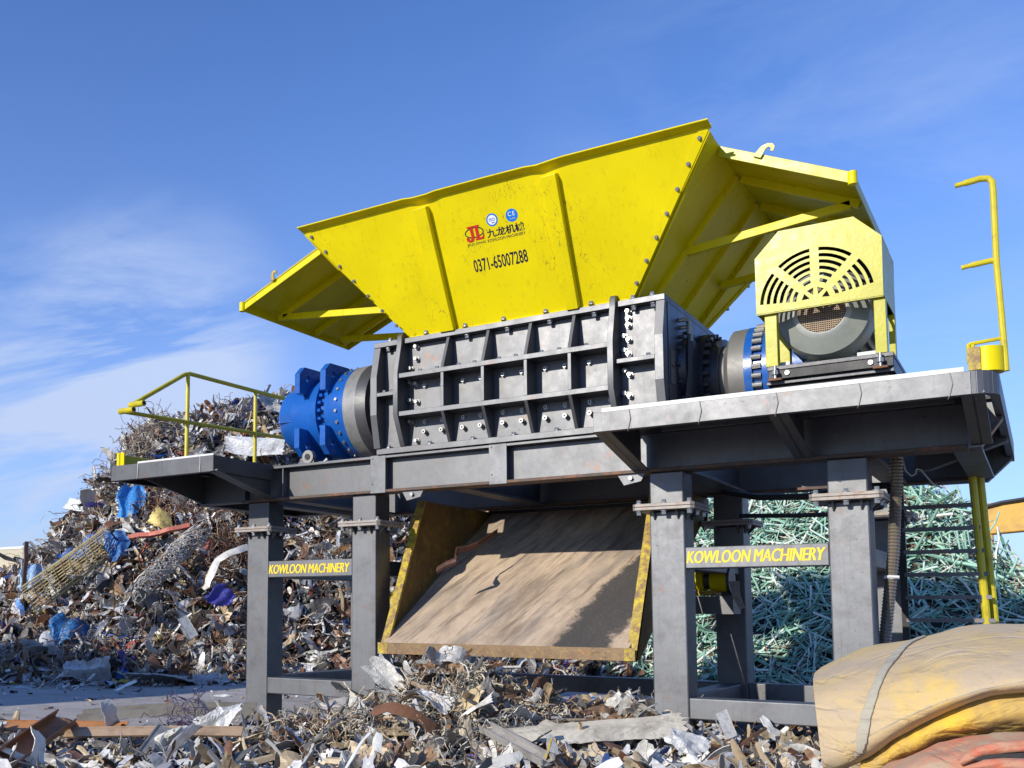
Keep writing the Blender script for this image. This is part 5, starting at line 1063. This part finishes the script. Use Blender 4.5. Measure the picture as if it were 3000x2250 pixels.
low = [[-0.25, 3.99, 0.749], [-0.205, 3.99, 0.762], [-0.15, 3.99, 0.77], [-0.093, 3.99, 0.771]]
strap = [[-0.459, 4.9, 1.197], [-0.514, 4.72, 1.154], [-0.549, 4.45, 1.097], [-0.579, 4.28, 1.027], [-0.597, 4.2, 0.961], [-0.613, 4.17, 0.883], [-0.62, 4.15, 0.793], [-0.624, 4.17, 0.675]]

def loft(name, rows, mat, right, parent=None, levels=2, disp=.018, thickv=.012, cap=None):
    rows = [[Vector(p) for p in r] for r in rows]
    for r in rows: d = (r[-1] - r[-2]); r.append(r[-1] + Vector((right, d.y * .5, min(.03, max(-.03, d.z)))))
    n = min(len(r) for r in rows); vs = [p for r in rows for p in r[:n]]
    fs = [(i * n + j, i * n + j + 1, (i + 1) * n + j + 1, (i + 1) * n + j) for i in range(len(rows) - 1) for j in range(n - 1)]
    mb = MB(); mb.add(vs, fs, mat, True); o = mb.build(name)
    if parent: o.parent = parent
    ss = o.modifiers.new('smooth', 'SUBSURF'); ss.levels = ss.render_levels = levels + 1
    tx = bpy.data.textures.new(name, 'CLOUDS'); tx.noise_scale = .16; tx.noise_depth = 3
    dm = o.modifiers.new('creases', 'DISPLACE'); dm.texture = tx; dm.strength = disp; dm.mid_level = .5; dm.texture_coords = 'GLOBAL'
    so_ = o.modifiers.new('thickness', 'SOLIDIFY'); so_.thickness = thickv; so_.offset = -1
    return o
def drop(row, dy, z): return [[p[0] + .02, p[1] + dy, z] for p in row]
tp = tag(empty('tarpaulin', (-.3, 4.7, 0)), 'folded dusty yellow canvas tarpaulin bundle with a grey strap at the right front', 'tarpaulin')
back = [[[p[0] - .02, 5.6, p[2] - .10] for p in A], [[p[0], 6.0, .3] for p in A], [[p[0], 6.05, .0] for p in A]]
def adopt(o, r): o.parent = r; o.matrix_parent_inverse = Matrix.Translation(-Vector(r.location)); return o
can = adopt(loft('canvas', back[::-1] + [A, B, Cc, D, E, Fr, G], 'canvas', .5), tp)
lf = [[A[0], B[0], Cc[0], D[0], E[0], Fr[0]], [[p[0] + .035, p[1] + .05, p[2] - .03] for p in (A[0], B[0], Cc[0], D[0], E[0], Fr[0])]]
adopt(loft('fold', [Y1, Y2, Y3, Y4, drop(Y4, .1, .3), drop(Y4, .1, 0)], 'canvasyellow', .5, disp=.045), tp)
sv = []
for p in strap: sv.append(Vector(p))
mb = MB(); vs = []
for i, p in enumerate(sv):
    t_ = (sv[min(i + 1, len(sv) - 1)] - sv[max(i - 1, 0)]).normalized(); a_ = t_.cross(Vector((.25, -.8, .55))).normalized()
    vs += [p + a_ * .02 + Vector((0, -.01, .01)), p - a_ * .02 + Vector((0, -.01, .01))]
mb.add(vs, [(2 * i, 2 * i + 1, 2 * i + 3, 2 * i + 2) for i in range(len(sv) - 1)], 'strap', True); st = adopt(mb.build('strap'), tp)
m_ = st.modifiers.new('smooth', 'SUBSURF'); m_.levels = m_.render_levels = 3
m_ = st.modifiers.new('lie', 'SHRINKWRAP'); m_.target = can; m_.wrap_method = 'NEAREST_SURFACEPOINT'; m_.wrap_mode = 'ABOVE_SURFACE'; m_.offset = .006
m_ = st.modifiers.new('thickness', 'SOLIDIFY'); m_.thickness = .007; m_.offset = 0
# stitched hem along the lower edge of the canvas
for row, nm in ((E, 'hem_seam'), ([[p[0], p[1], p[2] - .045] for p in Fr], 'hem_seam')):
    mb = MB(); mb.tube([Vector(p) + Vector((0, -.014, 0)) for p in row[3:]] + [Vector(row[-1]) + Vector((.5, 0, .02))], .003, 'strap', 6)
    hs = adopt(mb.build(nm), tp); m_ = hs.modifiers.new('lie', 'SHRINKWRAP'); m_.target = can; m_.wrap_method = 'NEAREST_SURFACEPOINT'; m_.wrap_mode = 'ABOVE_SURFACE'; m_.offset = .002
tr = tag(empty('tarpaulin', (-.2, 4.3, 0)), 'rolled red canvas tarpaulin caked with dust in the lower right corner', 'tarpaulin')
adopt(loft('canvas', [drop(Q0, .3, .2), Q0, Q1, Q2, Q3, drop(Q3, .05, .3), drop(Q3, .05, 0)], 'canvasred', .5, disp=.045), tr)
mb = MB(); mb.tube([Vector(p) + Vector((0, .005, 0)) for p in lip] + [Vector((.3, 4.05, .84))], [.012, .017, .02, .021, .02, .02], 'canvasred', 12); adopt(mb.build('fold'), tr)
mb = MB(); mb.slab([Vector(p) for p in lens], (0, .012, 0), 'black'); adopt(mb.build('fold_hollow_shade'), tr)  # black lens painted in for the shade inside the fold
mb = MB(); mb.tube([Vector(p) for p in low] + [Vector((.3, 4.0, .78))], [.010, .02, .022, .024, .024], 'canvasred', 12); adopt(mb.build('fold'), tr)

# ================================================================== FAR THINGS
ex_ = tag(empty('excavator', (2.5, 30, 0)), 'yellow excavator with its boom held level beyond the rod heap', 'excavator')
def epart(mb, n, **k): return adopt(mb.build(n, **k), ex_)
mb = MB(); mb.prism([(-1.35, 3.5), (-1.25, 3.78), (-.5, 3.88), (1.6, 3.95), (3.2, 3.5), (3.3, 2.9), (1.6, 3.2), (-.2, 3.12), (-1.2, 3.05)], 'y', 27.7, 28.2, 'digger'); epart(mb, 'boom', bevel=.03)
mb = MB(); mb.tube([(-1.2, 27.66, 3.70), (-.8, 27.66, 3.80), (-.3, 27.66, 3.86), (1.0, 27.66, 3.92), (3.0, 27.66, 3.5)], .05, 'hose', 8); epart(mb, 'hydraulic_hose')
mb = MB(); mb.prism([(-1.3, 3.4), (-1.05, 3.3), (-.95, 2.2), (-1.15, 2.15)], 'y', 27.75, 28.15, 'digger'); epart(mb, 'stick', bevel=.03)
mb = MB(); mb.prism([(-1.2, 2.2), (-.95, 2.33), (-.4, 2.3), (-.05, 2.1), (.1, 1.7), (.0, 1.3), (-.1, 1.7), (-.4, 2.0), (-1.1, 1.9)], 'y', 27.5, 28.4, 'digger'); epart(mb, 'bucket', bevel=.03)
mb = MB(); mb.box(2.4, 4.6, 27.0, 29.6, 1.1, 2.1, 'digger'); mb.box(2.5, 3.4, 27.1, 28.0, 2.1, 3.4, 'digger'); epart(mb, 'body', bevel=.05)
for y in (27.0, 29.0):
    mb = MB(); mb.prism([(1.9, .1), (1.7, .45), (2.0, .9), (4.8, .9), (5.1, .45), (4.9, .1)], 'y', y, y + .6, 'black'); epart(mb, 'track', bevel=.04)
wh = tag(empty('warehouse', (-66, 45, 0)), 'long low cream corrugated metal warehouse beyond the left end of the scrap heap', 'warehouse')
mb = MB(); n = 150; x_ = np.linspace(-84, -54.6, n * 2 + 1)
pts = [(float(a), 40 - (.09 if (i // 1) % 2 else 0)) for i, a in enumerate(x_)]
for z0_, z1_ in ((0, 5.05),):
    vs = [(a, b, z) for z in (z0_, z1_) for a, b in pts]; m2 = len(pts); mb.add(vs, [(i, i + 1, i + 1 + m2, i + m2) for i in range(m2 - 1)], 'corr')
mb.box(-84, -54.6, 40.2, 52, 0, 5.0, 'corr'); adopt(mb.build('wall'), wh)
mb = MB(); mb.box(-84.2, -54.4, 39.9, 52.2, 5.05, 5.2, 'pale'); adopt(mb.build('roof'), wh)
mb = MB(); mb.box(-84.2, -54.4, 39.7, 39.88, 0, 3.9, 'canvas'); adopt(mb.build('plinth'), wh)
# stacked containers added out of view to shade the left ground and heap foot
def container(z0_, col, label, hs=1.):
    c = tag(empty('unseen_shade_container', (-17.6, -4.3, z0_)), label, 'container'); mb = MB(); k = 28
    for y in (-5.5, -3.1):
        xs_ = np.linspace(-21.4, -15.4, k * 2 + 1); P = [(float(a), y + (.04 if i % 2 else 0)) for i, a in enumerate(xs_)]; m2 = len(P); mb.add([(a, b, z0_ + z) for z in (.12, 2.5 * hs) for a, b in P], [(i, i + 1, i + 1 + m2, i + m2) for i in range(m2 - 1)], col)
    mb.box(-21.4, -15.4, -5.46, -3.1, z0_ + 2.5 * hs, z0_ + 2.5 * hs + .1, col); mb.box(-21.4, -15.4, -5.46, -3.1, z0_ + .01, z0_ + .12, col); mb.box(-21.4, -21.35, -5.46, -3.1, z0_ + .12, z0_ + 2.5 * hs, col)
    adopt(mb.build('body'), c); mb = MB()
    for y in (-5.44, -4.26): mb.box(-15.4, -15.35, y, y + 1.16, z0_ + .12, z0_ + 2.5 * hs, col)
    adopt(mb.build('door', bevel=.01), c)
container(0, 'navy', 'dark blue container added out of view at left to cast shade'); container(2.62, 'rust', 'rusty brown container added out of view in the middle of the shade stack'); container(5.24, 'digger', 'low dull orange container added out of view at the top of the shade stack', .55)
